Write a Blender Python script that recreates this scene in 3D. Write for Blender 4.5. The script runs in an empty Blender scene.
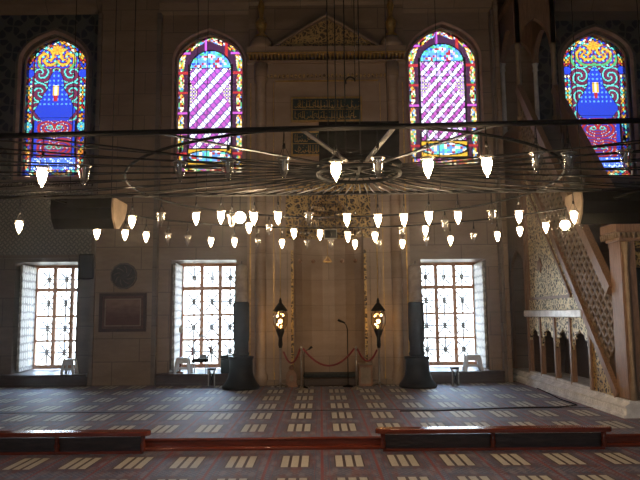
import bpy, math, random
from mathutils import Vector, Matrix
random.seed(7)
S = bpy.context.scene
COL = S.collection
PI = math.pi
# ------------------------------------------------------------------ camera
F = 650.0
TILT, ROLL = math.radians(6.5), 0.0095
CAM = Vector((-0.2, 0.0, 1.65))
fwd = Vector((0, math.cos(TILT), math.sin(TILT)))
up0 = Vector((0, -math.sin(TILT), math.cos(TILT)))
rt0 = Vector((1, 0, 0))
rt = rt0 * math.cos(ROLL) - up0 * math.sin(ROLL)
up = rt0 * math.sin(ROLL) + up0 * math.cos(ROLL)
cd = bpy.data.cameras.new('camera'); cam = bpy.data.objects.new('camera', cd); COL.objects.link(cam)
cd.sensor_width = 36; cd.lens = F / 640 * 36; cd.clip_start = 0.05; cd.clip_end = 200
m3 = Matrix((rt, up, -fwd)).transposed()
cam.matrix_world = Matrix.Translation(CAM) @ m3.to_4x4()
S.camera = cam

def ray(px, py): return fwd * F + rt * (px - 320) + up * (240 - py)
def aY(px, py, Y):                       # the real point on the vertical plane y = Y
    d = ray(px, py); return CAM + d * ((Y - CAM.y) / d.y)
def aX(px, py, X):
    d = ray(px, py); return CAM + d * ((X - CAM.x) / d.x)
def aZ(px, py, Z):
    d = ray(px, py); return CAM + d * ((Z - CAM.z) / d.z)

# ------------------------------------------------------------------ mesh builder
class MB:
    def __init__(s): s.v = []; s.f = []; s.smooth = []
    def add(s, vs, fs, smooth=False):
        b = len(s.v); s.v += [tuple(p) for p in vs]
        for f in fs: s.f.append(tuple(i + b for i in f)); s.smooth.append(smooth)
        return s
    def box(s, x0, x1, y0, y1, z0, z1):
        return s.add([(x0,y0,z0),(x1,y0,z0),(x1,y1,z0),(x0,y1,z0),(x0,y0,z1),(x1,y0,z1),(x1,y1,z1),(x0,y1,z1)],
              [(0,3,2,1),(4,5,6,7),(0,1,5,4),(1,2,6,5),(2,3,7,6),(3,0,4,7)])
    def bbox(s, x0, x1, y0, y1, z0, z1, b=0.01):       # box with chamfered edges along its longest sides
        xs = (x0, x0+b, x1-b, x1)
        pts = []
        for z, ins in ((z0, b), (z0+b, 0), (z1-b, 0), (z1, b)):
            pts += [(x0+ins,y0+ins,z),(x1-ins,y0+ins,z),(x1-ins,y1-ins,z),(x0+ins,y1-ins,z)]
        fs = [(3,2,1,0),(12,13,14,15)]
        for k in range(3):
            for i in range(4):
                j = (i+1) % 4; fs.append((k*4+i, k*4+j, k*4+4+j, k*4+4+i))
        return s.add(pts, fs)
    def prism(s, poly, axis, a, b):                    # polygon in the other two axes, extruded along axis
        def p(u, w, t):
            return {'x': (t,u,w), 'y': (u,t,w), 'z': (u,w,t)}[axis]
        n = len(poly)
        return s.add([p(u,w,a) for u,w in poly] + [p(u,w,b) for u,w in poly],
              [tuple(range(n)), tuple(range(2*n-1, n-1, -1))] + [(i, i+n, (i+1)%n+n, (i+1)%n) for i in range(n)])
    def lathe(s, prof, c=(0,0,0), n=20, caps=True, smooth=True):
        vs = []; fs = []
        for r, z in prof:
            for k in range(n):
                a = 2*PI*k/n; vs.append((c[0]+r*math.cos(a), c[1]+r*math.sin(a), c[2]+z))
        for i in range(len(prof)-1):
            for k in range(n):
                j = (k+1) % n; fs.append((i*n+k, i*n+j, (i+1)*n+j, (i+1)*n+k))
        if caps: fs.append(tuple(range(n-1,-1,-1))); fs.append(tuple((len(prof)-1)*n+k for k in range(n)))
        return s.add(vs, fs, smooth)
    def tube(s, pts, r, n=8, close=False):
        pts = [Vector(p) for p in pts]; vs = []; fs = []; m = len(pts)
        ref = Vector((0.13, 0.27, 1.0))
        for i, p in enumerate(pts):
            if close: t = pts[(i+1) % m] - pts[i-1]
            else: t = pts[min(i+1,m-1)] - pts[max(i-1,0)]
            t.normalize()
            if abs(t.dot(ref.normalized())) > 0.97: rf = Vector((1,0,0))
            else: rf = ref
            a = t.cross(rf).normalized(); b = t.cross(a)
            rr = r[i] if isinstance(r, (list, tuple)) else r
            for k in range(n):
                q = 2*PI*k/n; vs.append(p + a*math.cos(q)*rr + b*math.sin(q)*rr)
        for i in range(m if close else m-1):
            ii = (i+1) % m
            for k in range(n):
                j = (k+1) % n; fs.append((i*n+k, i*n+j, ii*n+j, ii*n+k))
        if not close: fs.append(tuple(range(n-1,-1,-1))); fs.append(tuple((m-1)*n+k for k in range(n)))
        return s.add(vs, fs, n > 4)
    def bar(s, p, q, w, h):                            # rectangular bar between two points, h measured near-vertically
        p = Vector(p); q = Vector(q); t = (q-p).normalized()
        u = Vector((0,0,1)) if abs(t.z) < 0.95 else Vector((0,1,0))
        a = t.cross(u).normalized(); b = a.cross(t)
        c = [(-w/2,-h/2),(w/2,-h/2),(w/2,h/2),(-w/2,h/2)]
        return s.add([p+a*x+b*y for x,y in c]+[q+a*x+b*y for x,y in c],
                     [(3,2,1,0),(4,5,6,7),(0,1,5,4),(1,2,6,5),(2,3,7,6),(3,0,4,7)])
    def ball(s, c, r, n=12, sz=1.0):
        prof = [(max(1e-4, r*math.sin(PI*i/n)), -r*sz*math.cos(PI*i/n)) for i in range(n+1)]
        return s.lathe(prof, c, n*2 if n < 8 else n, False)
    def build(s, name, mat, parent=None, offset=None):
        me = bpy.data.meshes.new(name)
        vs = s.v if offset is None else [(x-offset[0], y-offset[1], z-offset[2]) for x,y,z in s.v]
        me.from_pydata(vs, [], s.f)
        me.polygons.foreach_set('use_smooth', s.smooth)
        me.materials.append(mat); me.update()
        o = bpy.data.objects.new(name, me); COL.objects.link(o)
        if parent is not None: o.parent = parent
        return o

def tag(o, label=None, cat=None, group=None, kind=None):
    if label: o['label'] = label
    if cat: o['category'] = cat
    if group: o['group'] = group
    if kind: o['kind'] = kind
    return o
def thing(name, loc, label, cat, group=None, rz=0.0, kind=None):
    o = bpy.data.objects.new(name, None); COL.objects.link(o); o.empty_display_size = 0.1
    o.location = loc; o.rotation_euler = (0, 0, rz)
    return tag(o, label, cat, group, kind)
def part(mb, name, mat, root):           # mesh given in world coordinates, parented to an unrotated thing
    return mb.build(name, mat, root, tuple(root.location))
def sub(mb, name, mat, pr, root):
    return mb.build(name, mat, pr, tuple(root.location))

# ------------------------------------------------------------------ materials
class NT:
    def __init__(s, name):
        s.m = bpy.data.materials.new(name); s.m.use_nodes = True
        s.t = s.m.node_tree; s.t.nodes.clear()
        s.out = s.t.nodes.new('ShaderNodeOutputMaterial')
    def n(s, typ, **kw):
        x = s.t.nodes.new(typ)
        for k, v in kw.items(): setattr(x, k, v)
        return x
    def put(s, sock, v):
        if isinstance(v, bpy.types.NodeSocket): s.t.links.new(v, sock)
        elif v is not None: sock.default_value = v
    def M(s, op, a, b=None, c=None, clamp=False):
        x = s.n('ShaderNodeMath', operation=op, use_clamp=clamp)
        for i, v in enumerate((a, b, c)):
            if v is not None: s.put(x.inputs[i], v)
        return x.outputs[0]
    def mix(s, f, a, b):
        x = s.n('ShaderNodeMix', data_type='RGBA')
        s.put(x.inputs['Factor'], f)
        for sk, v in ((x.inputs[6], a), (x.inputs[7], b)):
            s.put(sk, (*v, 1) if isinstance(v, tuple) and len(v) == 3 else v)
        return x.outputs[2]
    def coord(s):
        return s.n('ShaderNodeTexCoord').outputs['Object']
    def xyz(s, c):
        x = s.n('ShaderNodeSeparateXYZ'); s.put(x.inputs[0], c); return x.outputs
    def noise(s, c, scale, detail=4, rough=0.6, scl=None):
        if scl:
            mp = s.n('ShaderNodeMapping'); s.put(mp.inputs[0], c); mp.inputs['Scale'].default_value = scl; c = mp.outputs[0]
        x = s.n('ShaderNodeTexNoise'); s.put(x.inputs['Vector'], c)
        x.inputs['Scale'].default_value = scale; x.inputs['Detail'].default_value = detail; x.inputs['Roughness'].default_value = rough
        return x.outputs['Fac']
    def step(s, v, lo, hi):
        x = s.n('ShaderNodeMapRange', interpolation_type='SMOOTHSTEP'); s.put(x.inputs[0], v)
        x.inputs[1].default_value = lo; x.inputs[2].default_value = hi; return x.outputs[0]
    def pbr(s, col, rough=0.6, metal=0.0, bump=None, bd=0.02, spec=0.5, **kw):
        p = s.n('ShaderNodeBsdfPrincipled')
        s.put(p.inputs['Base Color'], (*col, 1) if isinstance(col, tuple) and len(col) == 3 else col)
        s.put(p.inputs['Roughness'], rough); s.put(p.inputs['Metallic'], metal)
        p.inputs['Specular IOR Level'].default_value = spec
        for k, v in kw.items(): s.put(p.inputs[k], v)
        if bump is not None:
            b = s.n('ShaderNodeBump'); s.put(b.inputs['Height'], bump); b.inputs['Distance'].default_value = bd
            s.t.links.new(b.outputs[0], p.inputs['Normal'])
        s.t.links.new(p.outputs[0], s.out.inputs[0])
        return s.m

def plain(name, col, rough=0.6, metal=0.0, var=0.25, scale=6.0, spec=0.5, scl=None):
    t = NT(name); c = t.coord(); nz = t.noise(c, scale, 5, 0.6, scl)
    a = tuple(x*(1-var) for x in col); b = tuple(min(1, x*(1+var)) for x in col)
    return t.pbr(t.mix(t.step(nz, .3, .7), a, b), rough, metal, nz, 0.004, spec)

def marble(name, ca, cb, jx=1.3, jz=0.55, joint=0.02):
    t = NT(name); c = t.coord()
    n1 = t.noise(c, 1.1, 6, 0.65, (1, 1, 3.2)); n2 = t.noise(c, 7.0, 5, 0.7, (0.6, 1, 2.2))
    f = t.M('ADD', t.M('MULTIPLY', t.step(n1, .3, .7), .65), t.M('MULTIPLY', n2, .35))
    col = t.mix(f, ca, cb)
    X, Y, Z = t.xyz(c)
    zz = t.M('DIVIDE', Z, jz); row = t.M('FLOOR', zz)
    jh = t.M('LESS_THAN', t.M('FRACT', zz), joint/jz)
    xx = t.M('ADD', t.M('DIVIDE', X, jx), t.M('MULTIPLY', t.M('FRACT', t.M('MULTIPLY', row, .5)), 1.0))
    jv = t.M('LESS_THAN', t.M('FRACT', xx), joint/jx)
    tone = t.n('ShaderNodeTexWhiteNoise', noise_dimensions='2D'); cb_ = t.n('ShaderNodeCombineXYZ')
    t.put(cb_.inputs[0], t.M('FLOOR', xx)); t.put(cb_.inputs[1], row); t.t.links.new(cb_.outputs[0], tone.inputs['Vector'])
    col = t.mix(t.M('MULTIPLY', tone.outputs['Value'], .3), col, tuple(x*.72 for x in ca))
    col = t.mix(t.M('MULTIPLY', t.M('MAXIMUM', jh, jv), .6), col, tuple(x*.35 for x in ca))
    return t.pbr(col, 0.42, 0, n2, 0.003)

def tilework(name, base, line, red, k=7.0, border=False):
    t = NT(name); c = t.coord(); X, Y, Z = t.xyz(c)
    x = t.M('MULTIPLY', X, k); z = t.M('MULTIPLY', Z, k)
    a = t.M('SINE', t.M('ADD', x, t.M('MULTIPLY', t.M('SINE', z), .9)))
    b = t.M('SINE', t.M('ADD', z, t.M('MULTIPLY', t.M('SINE', x), .9)))
    s = t.M('ABSOLUTE', t.M('ADD', a, b)); l1 = t.M('LESS_THAN', s, .28)
    d = t.M('ABSOLUTE', t.M('SUBTRACT', a, b)); l2 = t.M('LESS_THAN', d, .28)
    l = t.M('MAXIMUM', l1, l2)
    dot = t.M('GREATER_THAN', t.M('MULTIPLY', a, b), .62)
    col = t.mix(dot, base, red); col = t.mix(l, col, line)
    return t.pbr(col, 0.3, 0, t.noise(c, 20), 0.003)

def carved(name, gold, dark, scale=9.0, metal=0.35, rough=0.42):
    t = NT(name); c = t.coord()
    w = t.n('ShaderNodeTexNoise'); t.put(w.inputs['Vector'], c); w.inputs['Scale'].default_value = scale*.6
    v = t.n('ShaderNodeVectorMath', operation='MULTIPLY_ADD'); t.t.links.new(w.outputs['Color'], v.inputs[0])
    v.inputs[1].default_value = (.16,.16,.16); t.put(v.inputs[2], c)
    vo = t.n('ShaderNodeTexVoronoi', feature='DISTANCE_TO_EDGE'); t.t.links.new(v.outputs[0], vo.inputs['Vector']); vo.inputs['Scale'].default_value = scale
    vf = t.n('ShaderNodeTexVoronoi'); t.t.links.new(v.outputs[0], vf.inputs['Vector']); vf.inputs['Scale'].default_value = scale*2.3
    e = t.step(vo.outputs['Distance'], .06, .13); g = t.step(vf.outputs['Distance'], .5, .62)
    h = t.M('MULTIPLY', t.M('SUBTRACT', 1.0, e), 1.0); h = t.M('MAXIMUM', h, t.M('MULTIPLY', g, .8))
    return t.pbr(t.mix(h, dark, gold), rough, metal, h, 0.02)

def carpet(name, y0):
    t = NT(name); c = t.coord(); X, Y, Z = t.xyz(c)
    cx = t.M('DIVIDE', t.M('ADD', X, 0.2), 0.66); cy = t.M('DIVIDE', t.M('SUBTRACT', Y, y0 - .565), 1.13)
    fx = t.M('FRACT', cx); fy = t.M('FRACT', cy)
    ax = t.M('ABSOLUTE', t.M('SUBTRACT', fx, .5)); ay = t.M('ABSOLUTE', t.M('SUBTRACT', fy, .5))
    inb = t.M('MULTIPLY', t.M('LESS_THAN', ax, .275), t.M('LESS_THAN', ay, .27))
    u = t.M('FRACT', t.M('ADD', t.M('MULTIPLY', t.M('SUBTRACT', fx, .5), 3/.55), .5))
    bars = t.M('MULTIPLY', inb, t.M('LESS_THAN', t.M('ABSOLUTE', t.M('SUBTRACT', u, .5)), .35))
    nf = t.noise(c, 38, 3, .7); nm = t.noise(c, 9, 4, .75, (1, .22, 1)); nl = t.noise(c, .7, 3, .6)
    mp = t.n('ShaderNodeMapping'); t.put(mp.inputs[0], c); mp.inputs['Scale'].default_value = (1, .3, 1)
    v = t.n('ShaderNodeTexVoronoi'); t.put(v.inputs['Vector'], mp.outputs[0]); v.inputs['Scale'].default_value = 10
    red = (.15, .035, .036); blue = (.058, .076, .135); pale = (.25, .22, .24)
    col = t.mix(t.step(nm, .36, .54), red, blue)
    col = t.mix(t.M('MULTIPLY', t.step(v.outputs['Distance'], .5, .25), .5), col, pale)
    # a woven border of small motifs around every cell
    rim = t.M('GREATER_THAN', t.M('MAXIMUM', t.M('MULTIPLY', ax, 1.0), t.M('MULTIPLY', ay, 1.0)), .40)
    chk = t.M('GREATER_THAN', t.M('MULTIPLY', t.M('SINE', t.M('MULTIPLY', cx, 56.0)), t.M('SINE', t.M('MULTIPLY', cy, 88.0))), .1)
    col = t.mix(t.M('MULTIPLY', rim, t.M('MULTIPLY', chk, .6)), col, pale)
    ring = t.M('MULTIPLY', t.M('LESS_THAN', ax, .33), t.M('LESS_THAN', ay, .35))
    col = t.mix(t.M('MULTIPLY', ring, .5), col, (.12, .05, .05))
    col = t.mix(inb, col, (.045,.018,.014))
    col = t.mix(bars, col, t.mix(nf, (.38, .35, .27), (.70, .66, .55)))
    st = t.M('GREATER_THAN', ax, .474)
    col = t.mix(st, col, (.22, .03, .03))
    st2 = t.M('MULTIPLY', t.M('GREATER_THAN', ax, .36), t.M('LESS_THAN', ax, .375))
    col = t.mix(t.M('MULTIPLY', st2, .6), col, (.25, .05, .05))
    col = t.mix(t.M('MULTIPLY', nl, .35), col, (.06, .05, .06))
    return t.pbr(col, 0.58, 0, nf, 0.004, 0.3, **{'Sheen Weight': .08, 'Sheen Roughness': .5})

def emit(name, col, k):
    t = NT(name); e = t.n('ShaderNodeEmission'); e.inputs[0].default_value = (*col, 1); e.inputs[1].default_value = k
    t.t.links.new(e.outputs[0], t.out.inputs[0]); return t.m
def clear_glass(name, tint=(1,1,1), refl=0.12, rough=0.03):
    t = NT(name); a = t.n('ShaderNodeBsdfTransparent'); a.inputs[0].default_value = (*tint, 1)
    g = t.n('ShaderNodeBsdfGlossy'); g.inputs['Roughness'].default_value = rough
    lw = t.n('ShaderNodeLayerWeight'); lw.inputs['Blend'].default_value = .35
    x = t.n('ShaderNodeMixShader'); t.put(x.inputs[0], t.M('ADD', t.M('MULTIPLY', lw.outputs['Facing'], .45), refl))
    t.t.links.new(a.outputs[0], x.inputs[1]); t.t.links.new(g.outputs[0], x.inputs[2]); t.t.links.new(x.outputs[0], t.out.inputs[0])
    return t.m
def stained(name):
    t = NT(name); a = t.n('ShaderNodeBsdfTransparent'); at = t.n('ShaderNodeAttribute'); at.attribute_name = 'glass_colour'
    t.t.links.new(at.outputs['Color'], a.inputs[0]); g = t.n('ShaderNodeBsdfPrincipled'); g.inputs['Base Color'].default_value = (.01,.01,.01,1); g.inputs['Roughness'].default_value = .25
    x = t.n('ShaderNodeMixShader'); x.inputs[0].default_value = .04
    t.t.links.new(a.outputs[0], x.inputs[1]); t.t.links.new(g.outputs[0], x.inputs[2]); t.t.links.new(x.outputs[0], t.out.inputs[0])
    return t.m

MARB = marble('brown_marble', (.20,.135,.085), (.33,.24,.165))
MARB2 = marble('niche_marble', (.30,.205,.14), (.44,.325,.235), 3.0, .62, .012)
MARBD = marble('dark_grey_marble', (.13,.10,.08), (.23,.185,.145), 1.6, .7)  # darker grey-brown marble for the outer bays and mouldings
PALEM = plain('pale_marble', (.85,.85,.86), .22, 0, .18, 4)
PLAST = plain('painted_plaster', (.20,.18,.16), .85, 0, .15, 3)
TILE = tilework('iznik_tile', (.022,.032,.036), (.10,.10,.09), (.05,.02,.02), 9.0)
TILE2 = tilework('lattice_tile', (.085,.09,.085), (.26,.245,.21), (.05,.03,.025), 46.0)
GOLD = plain('gilding', (.62,.40,.13), .36, .75, .25, 14)
GOLDC = carved('gilded_carving', (.60,.40,.15), (.05,.03,.018), 8.0, .4)
GOLDP = carved('gilded_pale_carving', (.85,.70,.42), (.03,.022,.015), 9.5, .3)
GABLE = carved('gable_relief', (.62,.42,.18), (.13,.085,.05), 8.0, .3)
WOODM = plain('carved_walnut', (.26,.155,.095), .38, 0, .25, 5, .5, (8,8,1))
WOODD = plain('dark_wood', (.055,.032,.022), .4, 0, .3, 6, .5, (1,6,6))
WOODR = plain('red_varnished_wood', (.17,.032,.016), .10, 0, .25, 4, .6, (1,8,8))
WOODF = plain('window_frame_wood', (.58,.29,.16), .45, 0, .2, 7, .5, (8,8,1))
CREAM = plain('cream_paint', (.55,.52,.45), .6, 0, .1)
BLACK = plain('black_plastic', (.004,.004,.0042), .9, 0, .2, 6, .02)
BLKG = plain('black_bronze', (.010,.011,.013), .4, .0, .3, 5, .15)
IRON = plain('dark_iron', (.007,.006,.0055), .6, .0, .2, 6, .15)
STEEL = plain('worn_steel', (.42,.38,.33), .3, .9, .2, 20)
DULL = plain('dull_steel', (.045,.038,.032), .35, .7, .3, 20)
WHITEP = plain('white_plastic', (.62,.64,.66), .5, 0, .05)
ROPE = plain('red_velvet', (.22,.025,.03), .8, 0, .2)
TAN = plain('tan_wood', (.27,.20,.135), .5, 0, .2)
BROWN = plain('brown_wood', (.26,.13,.07), .5, 0, .25)
GRN = plain('dark_green_ground', (.018,.035,.03), .4, 0, .3)
RUGD = plain('dark_prayer_rug', (.03,.035,.035), .9, 0, .4, 20)
GLASS = clear_glass('window_glass', (.97,.98,.98), .02)
CUPG = clear_glass('lamp_glass', (.86,.85,.82), .24, .18)
LANG = clear_glass('lantern_glass', (.9,.82,.65), .08)
BULB = emit('lit_bulb', (1.0, .71, .43), 200.0)
BULB2 = emit('lantern_flame', (1.0, .62, .28), 60.0)
DEADB = plain('dead_bulb', (.35,.34,.32), .3, 0, .1)
STAIN = stained('stained_glass')
CARP1 = carpet('red_carpet', 9.78); CARP2 = carpet('red_carpet_lower', 8.25)

# ------------------------------------------------------------------ room shell
D = 15.72
def struct(mb, name, mat, parent=None):
    o = mb.build(name, mat, parent)
    if parent is None: o['kind'] = 'structure'
    return o
RX, RYB, ZT, YB = 12.0, -7.0, 13.0, 17.4
STEPY = 9.03; LOW = -.145
struct(MB().box(-RX, RX, STEPY, YB, -.35, 0), 'floor', CARP1)
struct(MB().box(-RX, RX, RYB, STEPY, -.35, LOW), 'floor', CARP2)
struct(MB().box(-RX, RX, RYB, YB, ZT, ZT+.3), 'ceiling', PLAST)
struct(MB().box(-RX-.3, -RX, RYB, YB, -.35, ZT), 'wall_left', PLAST)
struct(MB().box(RX, RX+.3, RYB, YB, -.35, ZT), 'wall_right', PLAST)
mb = MB()
ops = [(-7.6,-6.8),(6.8,7.6)]; xs = [-RX] + [v for o in ops for v in o] + [RX]  # unseen rear openings, added and sized to let daylight in
for i in range(0, len(xs), 2): mb.box(xs[i], xs[i+1], RYB-.3, RYB, -.35, ZT)
for a, b in ops: mb.box(a, b, RYB-.3, RYB, -.35, 3.0); mb.box(a, b, RYB-.3, RYB, 6.5, ZT)
struct(mb, 'wall_front', PLAST)

def arch(xc, hw, zs, za, n=12, pt=.42):
    L = []
    for i in range(n+1):
        s = i/n; a = s*PI/2
        L.append((xc - hw*math.cos(a)**1.05, zs + (za-zs)*((1-pt)*math.sin(a) + pt*s)))
    return L + [(2*xc - x, z) for x, z in reversed(L[:-1])]
def bay(mb, x0, x1, yf, lo, hi, zmid):
    xa, xb, za, zb = lo
    mb.box(x0, xa, yf, YB, 0, zmid); mb.box(xb, x1, yf, YB, 0, zmid)
    mb.box(xa, xb, yf, YB, 0, za); mb.box(xa, xb, yf, YB, zb, zmid)
    xc, hw, z0, zs, zp = hi
    y2 = yf + .42                      # the upper wall is thin, so the arched windows sit near its face
    mb.box(x0, xc-hw, yf, y2, zmid, ZT); mb.box(xc+hw, x1, yf, y2, zmid, ZT)
    mb.box(xc-hw, xc+hw, yf, y2, zmid, z0)
    mb.prism(arch(xc, hw, zs, zp) + [(xc+hw, ZT), (xc-hw, ZT)], 'y', yf, y2)
YO, YC, YR = 16.0, 15.86, 16.7                   # outer bays, bays beside the niche
SILL = .28
def zc(py, Y, px=328): return aY(px, py, Y).z
lowz = {}
def lo_open(pl, pr, ptop, Y):
    a = aY(pl, 320, Y).x; b = aY(pr, 320, Y).x
    return (a, b, SILL, aY((pl+pr)/2, ptop, Y).z)
def hi_open(pl, pr, pbot, pspr, ptop, Y):
    a = aY(pl, 110, Y).x; b = aY(pr, 110, Y).x; c = (pl+pr)/2
    return ((a+b)/2, (b-a)/2, aY(c, pbot, Y).z, aY(c, pspr, Y).z, aY(c, ptop, Y).z)
LO1 = lo_open(13, 76, 262, YO); HI1 = hi_open(20, 85, 177, 62, 34, YO)
LO2 = lo_open(170, 236, 260, YC); HI2 = hi_open(174, 244, 174, 60, 31, YC)
LO3 = lo_open(422, 488, 259, YC); HI3 = hi_open(408, 481, 166, 58, 24, YC)
HI4 = hi_open(566, 633, 176, 58, 30, YR); LO4 = (-LO1[1], -LO1[0], SILL, LO1[3])
PI0, PI1 = 4.22, 5.67
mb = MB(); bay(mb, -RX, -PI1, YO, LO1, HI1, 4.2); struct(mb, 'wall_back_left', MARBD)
mb = MB(); bay(mb, -PI0, -1.95, YC, LO2, HI2, 4.2); bay(mb, 1.95, PI0, YC, LO3, HI3, 4.2)
mb.box(-PI1, -PI0, D, YB, 0, ZT); mb.box(PI0, PI1-.1, YR-.05, YB, 0, ZT)
NZ = aY(328, 186, D).z                 # apex of the niche hood
mb.box(-1.95, -.84, D, YB, 0, ZT); mb.box(.84, 1.95, D, YB, 0, ZT); mb.box(-.84, .84, D, YB, NZ+.06, ZT); mb.box(-.84, .84, 16.75, YB, 0, NZ+.06)
struct(mb, 'wall_back', MARB)
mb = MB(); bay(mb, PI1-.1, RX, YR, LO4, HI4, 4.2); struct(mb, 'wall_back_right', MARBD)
# slim engaged pier to the right of the right hand window
struct(MB().box(PI0, 4.32, 15.6, YR-.05, 0, ZT), 'trim_1', MARB)
# tile revetments
def panel_around(mb, x0, x1, z0, z1, hi, yf, t=.03, m=.16):
    xc, hw, zb, zs, zp = hi
    mb.box(x0, xc-hw-m, yf-t, yf, z0, z1); mb.box(xc+hw+m, x1, yf-t, yf, z0, z1)
    mb.box(xc-hw-m, xc+hw+m, yf-t, yf, z0, zb-m) if zb-m > z0 else None
    A = arch(xc, hw+m, zs, zp+m)
    mb.prism(A + [(xc+hw+m, z1), (xc-hw-m, z1)], 'y', yf-t, yf)
zf0, zf1 = zc(255, YO, 50), zc(190, YO, 50)
zcor = zc(14, YO, 50)
mb = MB(); panel_around(mb, -RX, -PI1, zc(180, YO, 50), zcor, HI1, YO); struct(mb, 'trim_2', TILE)
mb = MB(); panel_around(mb, PI1-.1, RX, zf1, zcor, HI4, YR); struct(mb, 'trim_3', TILE)
struct(MB().box(-RX, -PI1, YO-.03, YO, zf0, zf1), 'trim_4', TILE2)
mb = MB().box(-RX, -PI1, YO-.07, YO, zf1, zf1+.06).box(-RX, -PI1, YO-.05, YO, zf1+.2, zf1+.26)
x = -RX
while x < -PI1: mb.prism([(x, zf1+.2), (x+.06, zf1+.2), (x+.03, zf1+.08)], 'y', YO-.05, YO); x += .07
mb.box(-RX, -PI1, YO-.06, YO, zf0-.08, zf0)
struct(mb, 'trim_5', MARBD)
# marble rim round each arched window, and a narrow border strip beside the tiles
def rim(hi, yf, nm, m=.1, mat=MARB):
    xc, hw, zb, zs, zp = hi
    A = [(xc-hw, zb)] + arch(xc, hw, zs, zp) + [(xc+hw, zb)]
    B = [(xc-hw-m, zb-m)] + arch(xc, hw+m, zs, zp+m) + [(xc+hw+m, zb-m)]
    mb = MB(); n = len(A)
    vs = [(x, yf-.06, z) for x, z in B] + [(x, yf-.02, z) for x, z in A] + [(x, yf+.05, z) for x, z in B] + [(x, yf+.15, z) for x, z in A]
    fs = []
    for i in range(n):
        j = (i+1) % n
        fs += [(i, j, n+j, n+i), (2*n+i, 2*n+j, j, i), (n+i, n+j, 3*n+j, 3*n+i)]
    mb.add(vs, fs); return struct(mb, nm, mat)
ROSE = plain('rosy_marble', (.40,.25,.19), .45, 0, .2, 4)
rim(HI1, YO, 'trim_6', .07, ROSE); rim(HI2, YC, 'trim_7', .05, ROSE); rim(HI3, YC, 'trim_8', .05, ROSE); rim(HI4, YR, 'trim_9', .07, ROSE)
# cornice
mb = MB()
for (a, b, y) in ((-PI0, PI0, YC), (-RX, -PI1, YO), (PI1, RX, YR)):
    z = zc(12, y)
    mb.prism([(y, z-.05), (y-.05, z), (y-.09, z+.06), (y-.2, z+.18), (y-.22, z+.3), (y, z+.3)], 'x', a, b)
    x = a
    while x < b-.1: mb.box(x, x+.06, y-.26, y-.2, z+.32, z+.42); x += .12
    mb.box(a, b, y-.2, y, z+.3, z+.9)
struct(mb, 'trim_10', MARB)
# mouldings on the piers
mb = MB()
for s in (-1, 1):
    for x in (PI0-.02, PI1+.02):
        if s > 0 and x > 5: continue
        xx = s*x
        mb.box(xx-.05, xx+.05, D-.06, D+.2, 0, zc(12, D))
struct(mb, 'trim_11', MARBD)

# window ledges (dark timber steps below the lower windows)
def ledge(x0, x1, y0, y1, n):
    z = SILL
    mb = MB().box(x0, x1, y0+.05, y1, 0, z-.05).bbox(x0, x1, y0, y1, z-.05, z, .012).box(x0, x1, y0+.02, y0+.05, 0, .06)
    return struct(mb, n, WOODD)
ledge(-RX, -PI1-.08, 15.6, YO, 'trim_12'); ledge(-4.1, -2.0, 15.55, YC, 'trim_13'); ledge(2.0, PI0-.1, 15.55, YC, 'trim_14')

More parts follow.
